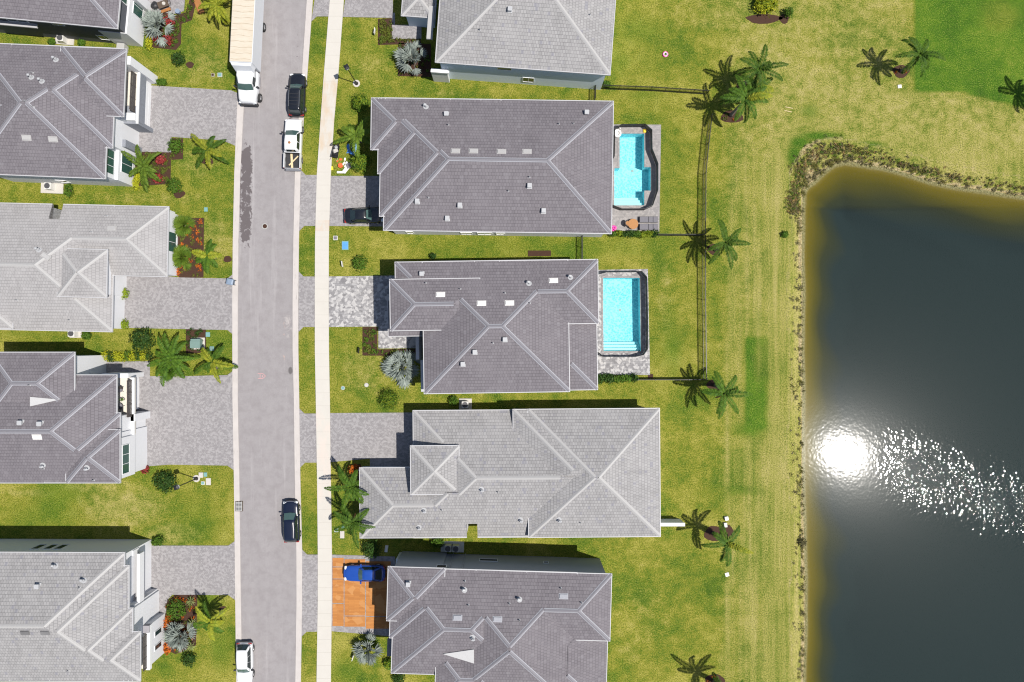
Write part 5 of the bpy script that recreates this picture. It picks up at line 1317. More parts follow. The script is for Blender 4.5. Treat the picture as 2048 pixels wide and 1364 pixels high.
def car(label, name, cat, c, heading, L, W, H, mat, ws=(.62,.47), rg=(.12,.04), hood_z=.95, belt=.98, roofmat=None, tail_z=None, kind='suv', group=None, cap=True, trim='plastic_dark'):
    """ws / rg: x of windscreen foot and top, rear glass top and foot, as fractions of length from the tail"""
    p = P(*c, .6); t = thing(name, label, cat, (p.x,p.y,.03), heading, group)
    x0, x1 = -L/2, L/2; hw = W/2; X = lambda f: x0 + L*f
    tail_z = tail_z or belt
    nose = .62 if kind != 'coupe' else .85; tl = .42 if kind != 'coupe' else .6
    m = MB(); rings = []
    for z, ix, iy in ((.22,.10,.10),(.34,.02,.03),(.55,0,.0),(.74,.02,.0)):
        rings.append([(x,y,z) for x,y in outline(x0+ix,x1-ix,hw-iy-.03,hw-iy,hw-iy-.06,nose,tl)])
    # shoulder follows hood, belt and tail heights
    def top(x):
        f = (x-x0)/L
        if f > ws[0]: k = (f-ws[0])/(1-ws[0]); return hood_z + (belt-hood_z)*(1-k)**2 - .16*k**3
        if f < .14: return tail_z - .10*(1-f/.14)**2
        return belt
    rings.append([(x,y,top(x)-.07) for x,y in outline(x0+.04,x1-.06,hw-.06,hw-.03,hw-.10,nose,tl)])
    rings.append([(x,y,top(x)) for x,y in outline(x0+.12,x1-.18,hw-.16,hw-.13,hw-.22,nose,tl)])
    inner = [(x*.985,y*.55,top(x)+.03) for x,y in outline(x0+.16,x1-.24,hw-.2,hw-.18,hw-.3,nose,tl)]
    rings.append(inner); m.loft(rings)
    body = m.build("body", mat, t, True)
    # hood shut line and bumper strip
    m = MB(); zz = .30
    m.loft([[(x,y,zz) for x,y in outline(x0-.015,x1+.015,hw-.07,hw-.07,hw-.09,nose,tl)],[(x,y,zz+.14) for x,y in outline(x0-.02,x1+.02,hw-.06,hw-.06,hw-.08,nose,tl)]], 0)
    m.build("bumper", M[trim], t)
    # cabin: lofted from belt to roof, with glass laid proud of its faces
    def cab(z):
        k = max(0.0, (z-belt)/(H-belt))
        f0 = rg[1]+(rg[0]-rg[1])*k; f1 = ws[0]+(ws[1]-ws[0])*k
        hy = (hw-.13) - (.21*k**1.2 if kind != 'coupe' else .26*k**1.2)
        return X(f0), X(f1), hy
    zb = belt - .02
    m = MB(); R_ = []
    for z in (zb-.05, zb+(H-zb)*.45, zb+(H-zb)*.86, H-.03, H):
        a, b, hy = cab(z); s = 0 if z < H-.01 else .12
        R_.append([(x,y,z+(0 if z<H-.01 else .02)) for x,y in outline(a+s,b-s,hy-s*.8-.03,hy-s*.8,hy-s*.8-.05,.22,.18)])
    a, b, hy = cab(H); R_.append([(x*.98+.01,y*.5,H+.045) for x,y in outline(a+.3,b-.3,hy-.2,hy-.2,hy-.2,.2,.18)])
    m.loft(R_); m.build("roof", roofmat or mat, t, True)
    def gpt(z, fx, fy, push=.012):
        a, b, hy = cab(z); return a, b, hy
    zt = zb+(H-zb)*.84; z0 = zb+.05
    def slab(name, q, mt, n_):
        n_ = Vector(n_).normalized(); m = MB(); m.loft([[Vector(v)-n_*.05 for v in q],[Vector(v)+n_*.03 for v in q]]); return m.build(name, mt, t)
    a0,b0,h0 = cab(z0); a1,b1,h1 = cab(zt)
    dz = zt-z0
    slab("windscreen", [(b0-.02,-h0+.14,z0),(b0+.05,0,z0),(b0-.02,h0-.14,z0),(b1-.02,h1-.13,zt),(b1+.03,0,zt),(b1-.02,-h1+.13,zt)], M['wingl'], (dz,0,b0-b1+.01))
    slab("rear_window", [(a0+.02,h0-.16,z0),(a0-.02,0,z0),(a0+.02,-h0+.16,z0),(a1+.02,-h1+.15,zt),(a1-.02,0,zt),(a1+.02,h1-.15,zt)], M['carglass'], (-dz,0,a1-a0+.01))
    for sg in (-1, 1):
        nm = 3 if kind in ('suv',) else 2
        fa = [a0+.28+(b0-a0-.62)*k/nm for k in range(nm+1)]; fb = [a1+.22+(b1-a1-.42)*k/nm for k in range(nm+1)]
        for k in range(nm):
            q = [(fa[k]+.03,sg*(h0-.0),z0),(fa[k+1]-.03,sg*(h0-.0),z0),(fb[k+1]-.03,sg*(h1-.0),zt),(fb[k]+.03,sg*(h1-.0),zt)]
            if sg < 0: pass
            else: q = q[::-1]
            slab("side_window", q, M['carglass'], (0,sg*dz,h0-h1))
        m = MB(); xm = X(ws[0])-.28; y0, y1 = sorted((sg*(hw-.08), sg*(hw+.19)))
        m.bbox((xm-.08,y0,belt-.03),(xm+.09,y1,belt+.13),0,.03); m.build("mirror", mat if cap else M['plastic_dark'], t)
        m = MB(); y0, y1 = sorted((sg*(hw-.52), sg*(hw-.12)))
        m.bbox((x1-.36,y0,hood_z-.30),(x1-.10,y1,hood_z-.12),0,.05); m.build("headlight", M['headlamp'], t)
        m = MB(); m.bbox((x0+.0,y0+.02*sg,tail_z-.30),(x0+.2,y1+.02*sg,tail_z-.13),0,.04); m.build("taillight", M['redlamp'], t)
        for fx in (.18,.80): wheel(t, X(fx), sg*(hw-.13), .35, .23, sg)
    return t, X, hw
UP = math.radians(90)
t, X, hw = car("black three-row car with roof rails parked ahead of the white pickup", "parked_car", "car", (595,190), UP-.03, 4.95, 1.95, 1.75, M['p_black'], (.72,.57), (.09,.02))
for sg in (-1,1): m = MB(); m.tube([(X(.15),sg*.60,1.83),(X(.3),sg*.62,1.85),(X(.52),sg*.60,1.83)],.025,5); m.build("roof_rail", M['rim'], t)
for f in (.2,.28,.36,.44): m = MB(); m.box((X(f)-.02,-.55,1.80),(X(f)+.02,.55,1.815)); m.build("roof_rib", M['plastic_dark'], t)
t, X, hw = car("dark navy car parked on the right curb near the bottom, nose up the street", "parked_car", "car", (583,1042), UP+.03, 4.85, 1.92, 1.6, M['p_navy'], (.72,.55), (.10,.02))
m = MB(); m.tube([(X(.955),-.72,.92),(X(.985),-.4,.94),(X(.992),0,.95),(X(.985),.4,.94),(X(.955),.72,.92)],.03,6); m.build("chrome_strip", M['chrome'], t)
car("white car on the left curb, cut off by the bottom edge", "parked_car", "car", (490,1325), -UP+.01, 4.75, 1.92, 1.62, M['p_white'], (.70,.55), (.13,.02), cap=False)
car("black sedan parked nose first into the shade of the stepped pool house", "parked_car", "car", (729,431), 0.03, 4.6, 1.85, 1.42, M['p_black'], (.70,.55), (.33,.15), .92, .93, kind='coupe')
car("bright blue coupe parked on the orange driveway sheets", "parked_car", "car", (729,1146), math.pi-.01, 4.8, 1.92, 1.36, M['p_blue'], (.63,.50), (.24,.06), .90, .90, kind='coupe')
# pickup: cab, open bed, timber in the bed
def pickup(label, c, heading, L=5.75, W=2.0):
    p = P(*c, .6); t = thing("pickup_truck", label, "pickup truck", (p.x,p.y,.03), heading)
    x0, x1, hw = -L/2, L/2, W/2; xb = x0+1.85
    m = MB(); N = .45
    rr = lambda x0_,x1_,i,z: [(x,y,z(x) if callable(z) else z) for x,y in outline(x0_,x1_,hw-i-.02,hw-i,hw-i-.06,N,.12)]
    topz = lambda x: 1.18 - .13*max(0,(x-x1+1.5)/1.5)**2
    m.loft([rr(xb,x1-.08,.08,.30),rr(xb,x1,.0,.50),rr(xb,x1,0,.95),rr(xb,x1-.05,.05,lambda x: topz(x)-.05),rr(xb+.02,x1-.2,.16,topz)]); m.build("body", M['p_white'], t, True)
    H = 1.86; cabr = lambda a,b,h,z: [(x,y,z) for x,y in outline(a,b,h-.03,h,h-.04,.2,.14)]
    m = MB(); m.loft([cabr(xb+.05,x1-1.35,hw-.13,1.12),cabr(xb+.12,x1-1.75,hw-.22,1.5),cabr(xb+.2,x1-2.15,hw-.30,H-.04),cabr(xb+.34,x1-2.3,hw-.40,H)]); m.build("roof", M['p_white'], t, True)
    def slab(name, q, n_, mt='carglass'):
        n_ = Vector(n_).normalized(); m = MB(); m.loft([[Vector(v)-n_*.04 for v in q],[Vector(v)+n_*.035 for v in q]]); m.build(name, M[mt], t)
    slab("windscreen", [(x1-1.42,-hw+.26,1.18),(x1-1.36,0,1.18),(x1-1.42,hw-.26,1.18),(x1-2.06,hw-.42,1.76),(x1-2.02,0,1.76),(x1-2.06,-hw+.42,1.76)], (.6,0,.65), 'wingl')
    slab("rear_window", [(xb+.08,.55,1.25),(xb+.08,-.55,1.25),(xb+.2,-.5,1.7),(xb+.2,.5,1.7)], (-1,0,.25))
    for sg in (-1,1):
        for a,b in ((xb+.3,xb+1.05),(xb+1.12,x1-1.85)):
            q = [(a,sg*(hw-.15),1.2),(b+.25*(b>xb+1.2),sg*(hw-.15),1.2),(b-.1*(b>xb+1.2),sg*(hw-.28),1.72),(a+.05,sg*(hw-.28),1.72)]
            slab("side_window", q if sg < 0 else q[::-1], (0,sg,.3))
        m = MB(); y0,y1 = sorted((sg*(hw-.03),sg*(hw+.26))); m.bbox((x1-1.72,y0,1.15),(x1-1.55,y1,1.36),0,.04); m.build("mirror", M['plastic_dark'], t)
        m = MB(); y0,y1 = sorted((sg*(hw-.42),sg*(hw-.06))); m.bbox((x1-.30,y0,.80),(x1-.05,y1,1.0),0,.04); m.build("headlight", M['headlamp'], t)
        m = MB(); y0,y1 = sorted((sg*(hw-.02),sg*(hw-.14))); m.bbox((x0+.06,y0,.75),(x0+.14,y1,1.1),0,.02); m.build("taillight", M['redlamp'], t)
        m = MB(); y0,y1 = sorted((sg*(hw-.01),sg*(hw-.13))); m.bbox((x0+.1,y0,.45),(xb-.03,y1,1.16),0,.04); m.build("bed_side", M['p_white'], t)
        for xx in (x0+1.15, x1-1.02): wheel(t, xx, sg*(hw-.13), .39, .26, sg)
    m = MB(); m.box((x0+.1,-hw+.135,.62),(xb-.03,hw-.135,.68)); m.box((xb-.075,-hw+.135,.681),(xb-.032,hw-.135,1.14)); m.build("bed_floor", M['plastic_dark'], t)
    m = MB(); m.bbox((x0+.02,-hw+.145,.55),(x0+.095,hw-.145,1.15),0,.03); m.build("tailgate", M['p_white'], t)
    m = MB(); m.bbox((x0-.14,-hw+.08,.42),(x0+.015,hw-.08,.60),0,.05); m.bbox((x1-.25,-hw+.12,.42),(x1+.06,hw-.12,.62),0,.06); m.build("bumper", M['chrome'], t)
    m = MB()
    for k in range(5): y = -.5+.25*k; m.box((xb+.6,y-.015,H-.002),(xb+1.55,y+.015,H+.012))
    m.build("roof_rib", M['fascia'], t)
    m = MB(); m.disc((xb+.95,.1,H),.16,.03,9,0,.7); m.build("rust_patch", M['orange_cover'], t)
    return t, x0, xb
t, x0, xb = pickup("white crew cab pickup truck with timber in its open bed, on the right curb", (587.5,290), UP-.03)
def in_bed(name, label, cat, parts, dx, dy, dz, rz, group=None):
    mt = t.matrix_basis
    p = Matrix.Translation(t.location) @ Matrix.Rotation(t.rotation_euler.z,4,'Z') @ Vector((dx,dy,dz))
    o = thing(name, label, cat, p, t.rotation_euler.z+rz, group); m = MB(); m.bbox(*parts, 0, .01); m.build("board", M['wood'], o)
in_bed("timber_plank", "longer pale plank lying lengthwise in the white pickup's bed", "plank", ((-.8,-.12,0),(.85,.12,.05)), x0+.95, .12, .69, .08)
in_bed("timber_plank", "shorter pale plank lying crosswise in the white pickup's bed", "plank", ((-.75,-.07,0),(.75,.07,.05)), x0+1.0, -.1, .745, -.75)
# box truck
M['seam'] = simple('tan_roof_seam', (.36,.30,.22), .7, .2, 5)
def box_truck(label, nose, heading):
    p = P(*nose); t = thing("box_truck", label, "truck", (p.x,p.y,.03), heading)
    w2 = 1.25
    m = MB(); m.bbox((-12.2,-1.28,1.05),(-3.75,1.28,3.66),0,.05); m.build("cargo_box", M['truckbox'], t)
    m = MB(); m.bbox((-12.15,-1.23,3.665),(-3.82,1.23,3.72),0,.03)
    for k in range(13): x = -12+.66*k; m.box((x-.02,-1.2,3.70),(x+.02,1.2,3.73))
    b_ = m.build("box_roof", M['cream'], t)
    for k in range(13):
        m = MB(); x = -12+.66*k; m.tube([(x+.06*math.sin(k+q*1.3),-1.2+.4*q,3.725+.012*math.sin(q*2+k)) for q in range(7)], .022, 5); m.build("roof_seam", M['seam'], b_)
    m = MB(); m.box((-3.75,-1.22,2.4),(-3.40,1.22,3.5),0,.0); 
    m = MB(); m.loft([[(-3.75,-1.2,2.3),(-3.74,1.2,2.3),(-3.74,1.2,3.55),(-3.75,-1.2,3.55)],[(-3.15,-1.0,2.3),(-3.15,1.0,2.3),(-3.45,1.05,3.45),(-3.45,-1.05,3.45)]]); m.build("wind_deflector", M['truckbox'], t)
    m = MB(); m.box((-12.1,-.5,.6),(-1.0,.5,1.0)); m.build("chassis", M['plastic_dark'], t)
    o = lambda a,b,h,z,rf=.5: [(x,y,z) for x,y in outline(a,b,h-.02,h,h-.18,rf,.1)]
    m = MB(); m.loft([o(-3.6,-.05,1.12,.55),o(-3.6,0,1.15,.8),o(-3.6,0,1.15,1.15),o(-3.58,-.08,1.10,1.55),o(-3.55,-.25,.95,1.68)]); m.build("body", M['p_white'], t, True)
    m = MB(); m.loft([o(-3.55,-1.35,1.02,1.6,.2),o(-3.52,-1.7,.98,2.1,.2),o(-3.48,-1.95,.92,2.46,.2),o(-3.38,-2.1,.8,2.52,.2)]); m.build("roof", M['p_white'], t, True)
    def slab(name, q, n_, mt='carglass'):
        n_ = Vector(n_).normalized(); m = MB(); m.loft([[Vector(v)-n_*.04 for v in q],[Vector(v)+n_*.04 for v in q]]); m.build(name, M[mt], t)
    slab("windscreen", [(-1.42,-.86,1.74),(-1.34,0,1.74),(-1.42,.86,1.74),(-1.84,.80,2.36),(-1.78,0,2.36),(-1.84,-.80,2.36)], (.7,0,.5), 'wingl')
    for sg in (-1,1):
        q = [(-2.7,sg*1.0,1.78),(-1.75,sg*1.0,1.78),(-1.98,sg*.95,2.3),(-2.7,sg*.95,2.3)]; slab("side_window", q if sg < 0 else q[::-1], (0,sg,.15))
        m = MB(); y0,y1 = sorted((sg*1.2,sg*1.42)); m.tube([(-1.75,sg*1.0,1.7),(-1.7,sg*1.3,1.75)],.02,5); m.bbox((-1.78,y0,1.5),(-1.64,y1,1.95),0,.03); m.build("mirror", M['plastic_dark'], t)
        m = MB(); y0,y1 = sorted((sg*.62,sg*1.0)); m.bbox((-.2,y0,.95),(-.03,y1,1.2),0,.04); m.build("headlight", M['headlamp'], t)
        m = MB(); y0,y1 = sorted((sg*.75,sg*1.15)); m.bbox((-3.3,y0,.5),(-2.2,y1,.95),0,.06); m.build("fuel_tank", M['chrome'], t)
        for xx in (-.95,-9.2): wheel(t, xx, sg*(1.12 if xx > -5 else 1.14), .48, .30, sg)
    m = MB(); m.bbox((-.22,-1.05,.45),(.10,1.05,.78),0,.08); m.build("bumper", M['plastic_dark'], t)
    m = MB()
    for k in range(6): m.box((-.06,-.6,.86+.07*k),(.0+.02,.6,.9+.07*k))
    m.build("grille", M['chrome'], t)
box_truck("white box truck with a weathered cream roof on the left curb", (503,214), -UP-.05)

# ------------------------------------------------------------------ street furniture and small things
def lamp_post(label, base, heading):
    p = P(*base); t = thing("street_lamp", label, "street lamp", (p.x,p.y,0), heading, "black lamp posts")
    m = MB(); m.disc((0,0,0),.24,.10,14,0,.85); m.disc((0,0,.10),.16,.5,12,0,.7); m.build("base", M['black'], t)
    m = MB(); m.tube([(0,0,.55),(0,0,4.35)],[.065,.05],10); m.build("pole", M['black'], t)
    m = MB(); m.disc((0,0,4.35),.12,.08,10,0,1.3); m.loft([[(-.16,-.16,4.43),(.16,-.16,4.43),(.16,.16,4.43),(-.16,.16,4.43)],[(-.2,-.2,4.85),(.2,-.2,4.85),(.2,.2,4.85),(-.2,.2,4.85)]])
    lt = m.build("lantern", M['headlamp'], t)
    m = MB(); m.loft([[(-.27,-.27,4.853),(.27,-.27,4.853),(.27,.27,4.853),(-.27,.27,4.853)],[(-.25,-.25,4.91),(.25,-.25,4.91),(.25,.25,4.91),(-.25,.25,4.91)],[(-.08,-.08,5.03),(.08,-.08,5.03),(.08,.08,5.03),(-.08,.08,5.03)]])
    for sx in (-1,1):
        for sy_ in (-1,1): m.tube([(sx*.17,sy_*.17,4.43),(sx*.215,sy_*.215,4.852)],.022,4)
    m.build("lamp_shade", M['black'], t)
    m = MB(); m.disc((0,0,.004),.42,.03,14); m.build("footing", M['concrete'], t); return t
lamp_post("black lamp post on the lawn right of the sidewalk near the top", (713,167), .5); lamp_post("black lamp post beside the dark shrub near the lower left driveway", (393,957), .3)
def plate(label, c, w_, h_, mat, name="utility_box_lid", rz=0.0, hh=.08, cat="utility lid", rim='concrete', group=None):
    p = P(*c); t = thing(name, label, cat, (p.x,p.y,0), rz, group)
    m = MB(); m.bbox((-w_/2,-h_/2,-.02),(w_/2,h_/2,hh),0,.02); m.build("frame", M[rim], t)
    m = MB(); k = .78; m.bbox((-w_/2*k,-h_/2*k,hh),(w_/2*k,h_/2*k,hh+.02),0,.01); m.build("lid", M[mat], t); return t
UG = "utility lids in the lawns"
plate("pale blue-green utility lid on the lawn beside the box truck's nose", (440,150), .55, .5, 'teal', group=UG)
plate("round-edged tan valve cover left of the pale lid by the box truck", (426,150), .36, .36, 'mulch', group=UG)
plate("pale blue-green utility lid above the fan palms near the left curb", (412,419), .42, .5, 'teal', rim='teal', group=UG)
plate("utility lid beside the green transformer, above", (416,669), .5, .55, 'teal', rim='teal', group=UG); plate("utility lid beside the green transformer, below", (424,697), .5, .5, 'transformer', rim='teal', group=UG)
plate("large pale blue utility lid on the lawn south of the black sedan", (690.5,491), .78, 1.05, 'bluetarp', rim='teal', group=UG)
M['paleblue'] = simple('pale_blue_lid', (.25,.36,.40), .6, .1, 5)
bpy.data.objects[-1] if False else None
plate("small white utility lid with a dark centre, south of the black sedan", (671,476), .5, .5, 'lounge', rim='whitep', group=UG)
plate("white utility lid on the lawn beside the sidewalk near the twin palms", (673,1060), .45, .45, 'teal', rim='whitep', group=UG); plate("teal utility lid nearest the twin palms", (686,1053), .35, .4, 'teal', rim='teal', group=UG)
plate("pale rectangular concrete lid on the lawn below the twin palms", (684.5,1069), .50, .85, 'concrete', group=UG)
plate("upper pale concrete lid beside the lower lamp post", (402,950), .5, .62, 'concrete', group=UG); plate("lower pale concrete lid beside the lower lamp post", (417,963), .58, .82, 'concrete', group=UG)
plate("teal round lid right of the upper concrete lid by the lower lamp post", (411,949), .4, .5, 'teal', rim='teal', group=UG); plate("small white lid left of the lower concrete lid by the lower lamp post", (406,966), .4, .4, 'teal', rim='whitep', group=UG)
plate("white slab lid in the shaded yard above the blue coupe", (773,1097), .35, .8, 'whitep', "white_slab", -.15, .12, "slab", 'whitep')
plate("small white box on the bank beside the lakeside palm ring", (1452,1036), .42, .45, 'whitep', "white_box", .2, .3, "box", 'whitep'); plate("lower small white box on the bank beside the lakeside palm ring", (1450,1049), .35, .5, 'whitep', "white_box", .1, .3, "box", 'whitep')
plate("lone white lid on the dry bank near the bottom", (1454,1149), .45, .45, 'whitep', "irrigation_box", .3, .06, "irrigation box", 'whitep'); plate("lone white lid below the mulch ring near the top right", (1799,173), .45, .4, 'whitep', "irrigation_box", .1, .06, "irrigation box", 'whitep')
def round_lid(label, c, r_, mat, rim, cat="utility lid", name="round_utility_lid"):
    p = P(*c); t = thing(name, label, cat, (p.x,p.y,.0), 0)
    m = MB(); m.disc((0,0,-.01),r_,.04,18); m.build("frame", M[rim], t); m = MB(); m.disc((0,0,.03),r_*.75,.012,16); m.disc((0,0,.042),r_*.35,.01,12); m.build("lid", M[mat], t)
round_lid("grey round lid on the lawn nearer the sidewalk, by the rectangular pool house", (686,776), .24, 'teal', 'concrete_grey'); round_lid("tan round lid on the lawn nearer the silver fan palm", (733,770), .25, 'concrete', 'concrete_grey')
round_lid("rusty round manhole cover in the road", (530,452.5), .34, 'mulch', 'concrete_grey', "manhole cover", "manhole_cover")
t = bpy.data.objects['manhole_cover']; t.location.z = .012
# storm drain
p = P(478.5,1012); t = thing("storm_drain", "rusty storm drain grate set in the left curb", "drain", (p.x,p.y,.02))
m = MB(); m.bbox((-.45,-.6,0),(.45,.6,.085),0,.02); m.build("frame", M['stem'], t)
m = MB()
for k in range(7): m.box((-.38,-.52+.155*k,.085),(.38,-.44+.155*k,.11))
for k in range(3): m.box((-.36+.33*k,-.55,.084),(-.30+.33*k,.55,.104))
m.build("grate", M['concrete_grey'], t)
m = MB(); m.box((-.40,-.55,.08),(.40,.55,.0855)); m.build("pit", M['darkhole'], t)
# wheeled bin by the kerb
p = P(467.5,565); t = thing("wheeled_bin", "grey-blue wheeled bin standing at the left curb by the pale house driveway", "bin", (p.x,p.y,.09), -1.75)
m = MB(); m.loft([[(-.22,-.2,.06),(.22,-.2,.06),(.24,.2,.06),(-.24,.2,.06)],[(-.31,-.36,1.0),(.31,-.36,1.0),(.31,.34,1.0),(-.31,.34,1.0)]]); m.build("body", M['bin'], t)
m = MB(); m.loft([[(-.36,-.42,1.0),(.36,-.42,1.0),(.36,.40,1.0),(-.36,.40,1.0)],[(-.34,-.38,1.07),(.34,-.38,1.07),(.34,.38,1.1),(-.34,.38,1.1)],[(-.2,-.2,1.12),(.2,-.2,1.12),(.2,.25,1.14),(-.2,.25,1.14)]]); m.build("lid", M['bin'], t)
m = MB(); m.tube([(-.28,.34,.96),(-.28,.46,.99),(.28,.46,.99),(.28,.34,.96)],.022,6); m.build("handle", M['plastic_dark'], t)
for sg in (-1,1): m = MB(); m.tube([(sg*.24,.22,.12),(sg*.31,.22,.12)],.12,12); m.build("wheel", M['rubber'], t)
# transformer on its pad
p = P(397,687); t = thing("transformer_box", "green transformer cabinet on a pale pad inside a square hedge", "transformer", (p.x,p.y,.03))
m = MB(); m.bbox((-.78,-.7,0),(.78,.7,.12),0,.03); m.build("pad", M['concrete'], t)
m = MB(); m.bbox((-.55,-.5,.12),(.55,.55,.85),0,.04); m.build("cabinet", M['transformer'], t)
m = MB(); m.bbox((-.58,-.53,.85),(.58,.3,.92),0,.03); m.build("lid", M['transformer'], t); m = MB(); m.tube([(-.2,-.52,.5),(-.2,-.55,.5),(.0,-.55,.5)],.015,5); m.build("handle", M['lead'], t)
# air conditioners
def ac(label, c, rz=0.0, units=1, pad=(1.5,1.2), matp='concrete'):
    p = P(*c); t = thing("air_conditioner", label, "air conditioner", (p.x,p.y,0), rz, "air conditioners in side yards")
    m = MB(); m.bbox((-pad[0]/2,-pad[1]/2,-.02),(pad[0]/2,pad[1]/2,.12),0,.02); m.build("pad", M[matp], t)
    for k in range(units):
        x = (-.5+k*1.0)*(units > 1)*.9
        m = MB(); m.bbox((x-.38,-.38,.12),(x+.38,.38,.95),0,.04); b = m.build("condenser", M['whitep'] if units == 1 else M['acgrey'], t)
        m = MB(); m.disc((x,0,.95),.33,.015,20); m.disc((x,0,.966),.08,.02,10)
        for q in range(6): a = q*math.pi/3; m.box((x-.31+.0,-.012+.1*(q-2.5),.966),(x+.31,.012+.1*(q-2.5),.98)) if abs(q-2.5) < 3 else None
        m.build("fan_grille", M['acdark'], b)
    return t
ac("white air conditioner on a pale pad below the balcony house", (105,375), -.04, 1, (2.6,1.4)); ac("white air conditioner in the narrow top left side yard", (130,82), -.09, 1, (2.2,.9))
ac("white air conditioner below the pale grey house", (152,667), 0, 1, (1.4,1.0)); ac("white air conditioner on a pad above the single storey house", (931,808), 0, 1, (1.5,1.3))
ac("pair of grey air conditioner units in the shade above the bottom house", (905,1093), -.03, 2, (2.7,1.25), 'acgrey')
# by the stepped pool
def at_px(px, py, z=.05): p = P(px,py,z); return (p.x,p.y,z)
def lounger(label, c, group):
    t = thing("sun_lounger", label, "sun lounger", at_px(*c), 0, group)
    m = MB()
    for sx in (-.95,.95):
        for sy_ in (-.25,.25): m = MB(); m.tube([(sx*.9,sy_,0),(sx*.9,sy_,.28)],.025,6); m.build("leg", M['black'], t)
    m = MB(); m.bbox((-1.08,-.36,.28),(1.08,.36,.33),0,.02); m.build("frame", M['black'], t)
    for a,b,nm in ((-1.05,-.03,"seat_cushion"),(.0,.49,"seat_cushion"),(.52,1.05,"back_cushion")): m = MB(); m.bbox((a,-.34,.33),(b,.34,.43),0,.035); m.build(nm, M['lounge'], t)
G = "dark loungers beside the stepped pool"
lounger("dark grey sun lounger nearer the stepped pool", (1296,440), G); lounger("dark grey sun lounger nearer the clipped hedge", (1296,455), G)
t = thing("wicker_table", "round tan wicker table next to the two dark loungers", "table", at_px(1265,449))
m = MB(); m.disc((0,0,0),.40,.38,18,0,1.15); m.build("base", M['wicker'], t); m = MB(); m.disc((0,0,.38),.60,.06,22); m.disc((0,0,.44),.5,.012,20); m.build("table_top", M['wicker'], t)
t = thing("wicker_chair", "dark wicker chair pushed against the tan round table", "chair", at_px(1254,448), 1.57)
m = MB(); m.bbox((-.3,-.3,.3),(.3,.3,.42),0,.05); m.build("seat", M['wicker'], t)
m = MB()
for k in range(7): a = math.pi*(.1+.133*k); m.bbox((.32*math.cos(a)-.08,.32*math.sin(a)-.05,.3),(.32*math.cos(a)+.08,.32*math.sin(a)+.05,.78),0,.03)
m.build("backrest", M['brown'], t)
for sx in (-.25,.25):
    for sy_ in (-.25,.25): m = MB(); m.tube([(sx,sy_,0),(sx,sy_,.3)],.025,5); m.build("leg", M['brown'], t)
def torus(mb, R_, r_, m=0, N=20, K=8, z=0, wob=0):
    vs = []; fs = []
    for i in range(N):
        a = 2*math.pi*i/N
        for j in range(K):
            b = 2*math.pi*j/K; q = R_+r_*math.cos(b)+wob*math.sin(3*a); vs.append((q*math.cos(a), q*math.sin(a), z+r_*math.sin(b)))
    for i in range(N):
        for j in range(K): fs.append((i*K+j, ((i+1)%N)*K+j, ((i+1)%N)*K+(j+1)%K, i*K+(j+1)%K))
    mb.add(vs, fs, m)
t = thing("pool_toy", "pink ring-shaped pool toy at the house corner beside the clipped hedge", "pool toy", at_px(1226.5,457)); m = MB(); torus(m,.25,.13,0,18,8,.13,.03); m.build("ring", M['pinkp'], t); m = MB(); m.bbox((-.1,-.1,.02),(.1,.1,.26),0,.05); m.build("seat", M['red'] if False else M['pinkp'], t)
t = thing("pool_float", "white inflatable float at the stepped pool's top left corner", "pool toy", at_px(1234,267)); m = MB(); torus(m,.36,.15,0,20,8,.15); m.build("ring", M['whitep'], t); m = MB(); m.disc((0,0,.02),.22,.1,14); m.tube([(.2,.3,.2),(.32,.45,.5),(.2,.5,.62)],[.09,.07,.05],6); m.build("neck", M['whitep'], t)
t = thing("pool_toy", "small yellow pool toy at the stepped pool's top right corner", "pool toy", at_px(1289.5,262)); m = MB(); m.bbox((-.2,-.22,0),(.2,.22,.18),0,.06); m.disc((0,.1,.18),.1,.12,10,0,.7); m.build("body", M['yellowp'], t)
t = thing("toy_ring", "pink and white ring lying on the top right lawn", "ring toy", at_px(1330.5,109,0)); m = MB(); torus(m,.26,.085,0,18,8,.085); m.build("ring", M['pinkp'], t); m = MB(); torus(m,.26,.088,0,4,8,.087); m.build("band", M['whitep'], t)
t = thing("lawn_sticks", "two thin pale sticks lying side by side on the lawn near the lakeside palms", "sticks", at_px(1577,219,0)); 
for k in (-.22,.22): m = MB(); m.bbox((-.45,-.03+k,.0),(.45,.03+k,.06),0,.01); m.xf=None; m.build("stick", M['wood'], t)
t.rotation_euler.z = -.2
# work debris by the stepped pool house
t = thing("tarp_bundle", "crumpled bright blue tarp on the lawn by the arching palms", "tarp", at_px(704,297,0)); r = random.Random(3)
m = MB(); N = 12; g = []
for i in range(N):
    for j in range(N): x = (i/(N-1)-.5)*1.15; y = (j/(N-1)-.5)*1.35; e = min(i,j,N-1-i,N-1-j)/4; g.append((x*(1+.15*math.sin(y*5))+.12*y, y*(1+.2*math.sin(x*4)), .02+min(1,e)*(.16+.14*mnoise.noise(Vector((x*3,y*3,1)))+r.uniform(-.02,.02))))
m.add(g, [(i*N+j,(i+1)*N+j,(i+1)*N+j+1,i*N+j+1) for i in range(N-1) for j in range(N-1)]); m.build("sheet", M['bluetarp'], t)
p = P(674,305); t = thing("wheelbarrow", "loaded wheelbarrow beside the sidewalk near the blue tarp", "wheelbarrow", (p.x,p.y,0), 1.35)
m = MB(); m.loft([[(-.4,-.3,.35),(.4,-.25,.35),(.4,.25,.35),(-.4,.3,.35)],[(-.75,-.42,.65),(.7,-.36,.65),(.7,.36,.65),(-.75,.42,.65)],[(-.70,-.38,.64),(.65,-.32,.64),(.65,.32,.64),(-.70,.38,.64)],[(-.4,-.25,.42),(.35,-.2,.42),(.35,.2,.42),(-.4,.25,.42)]], cap=True); m.build("tray", M['black'], t)
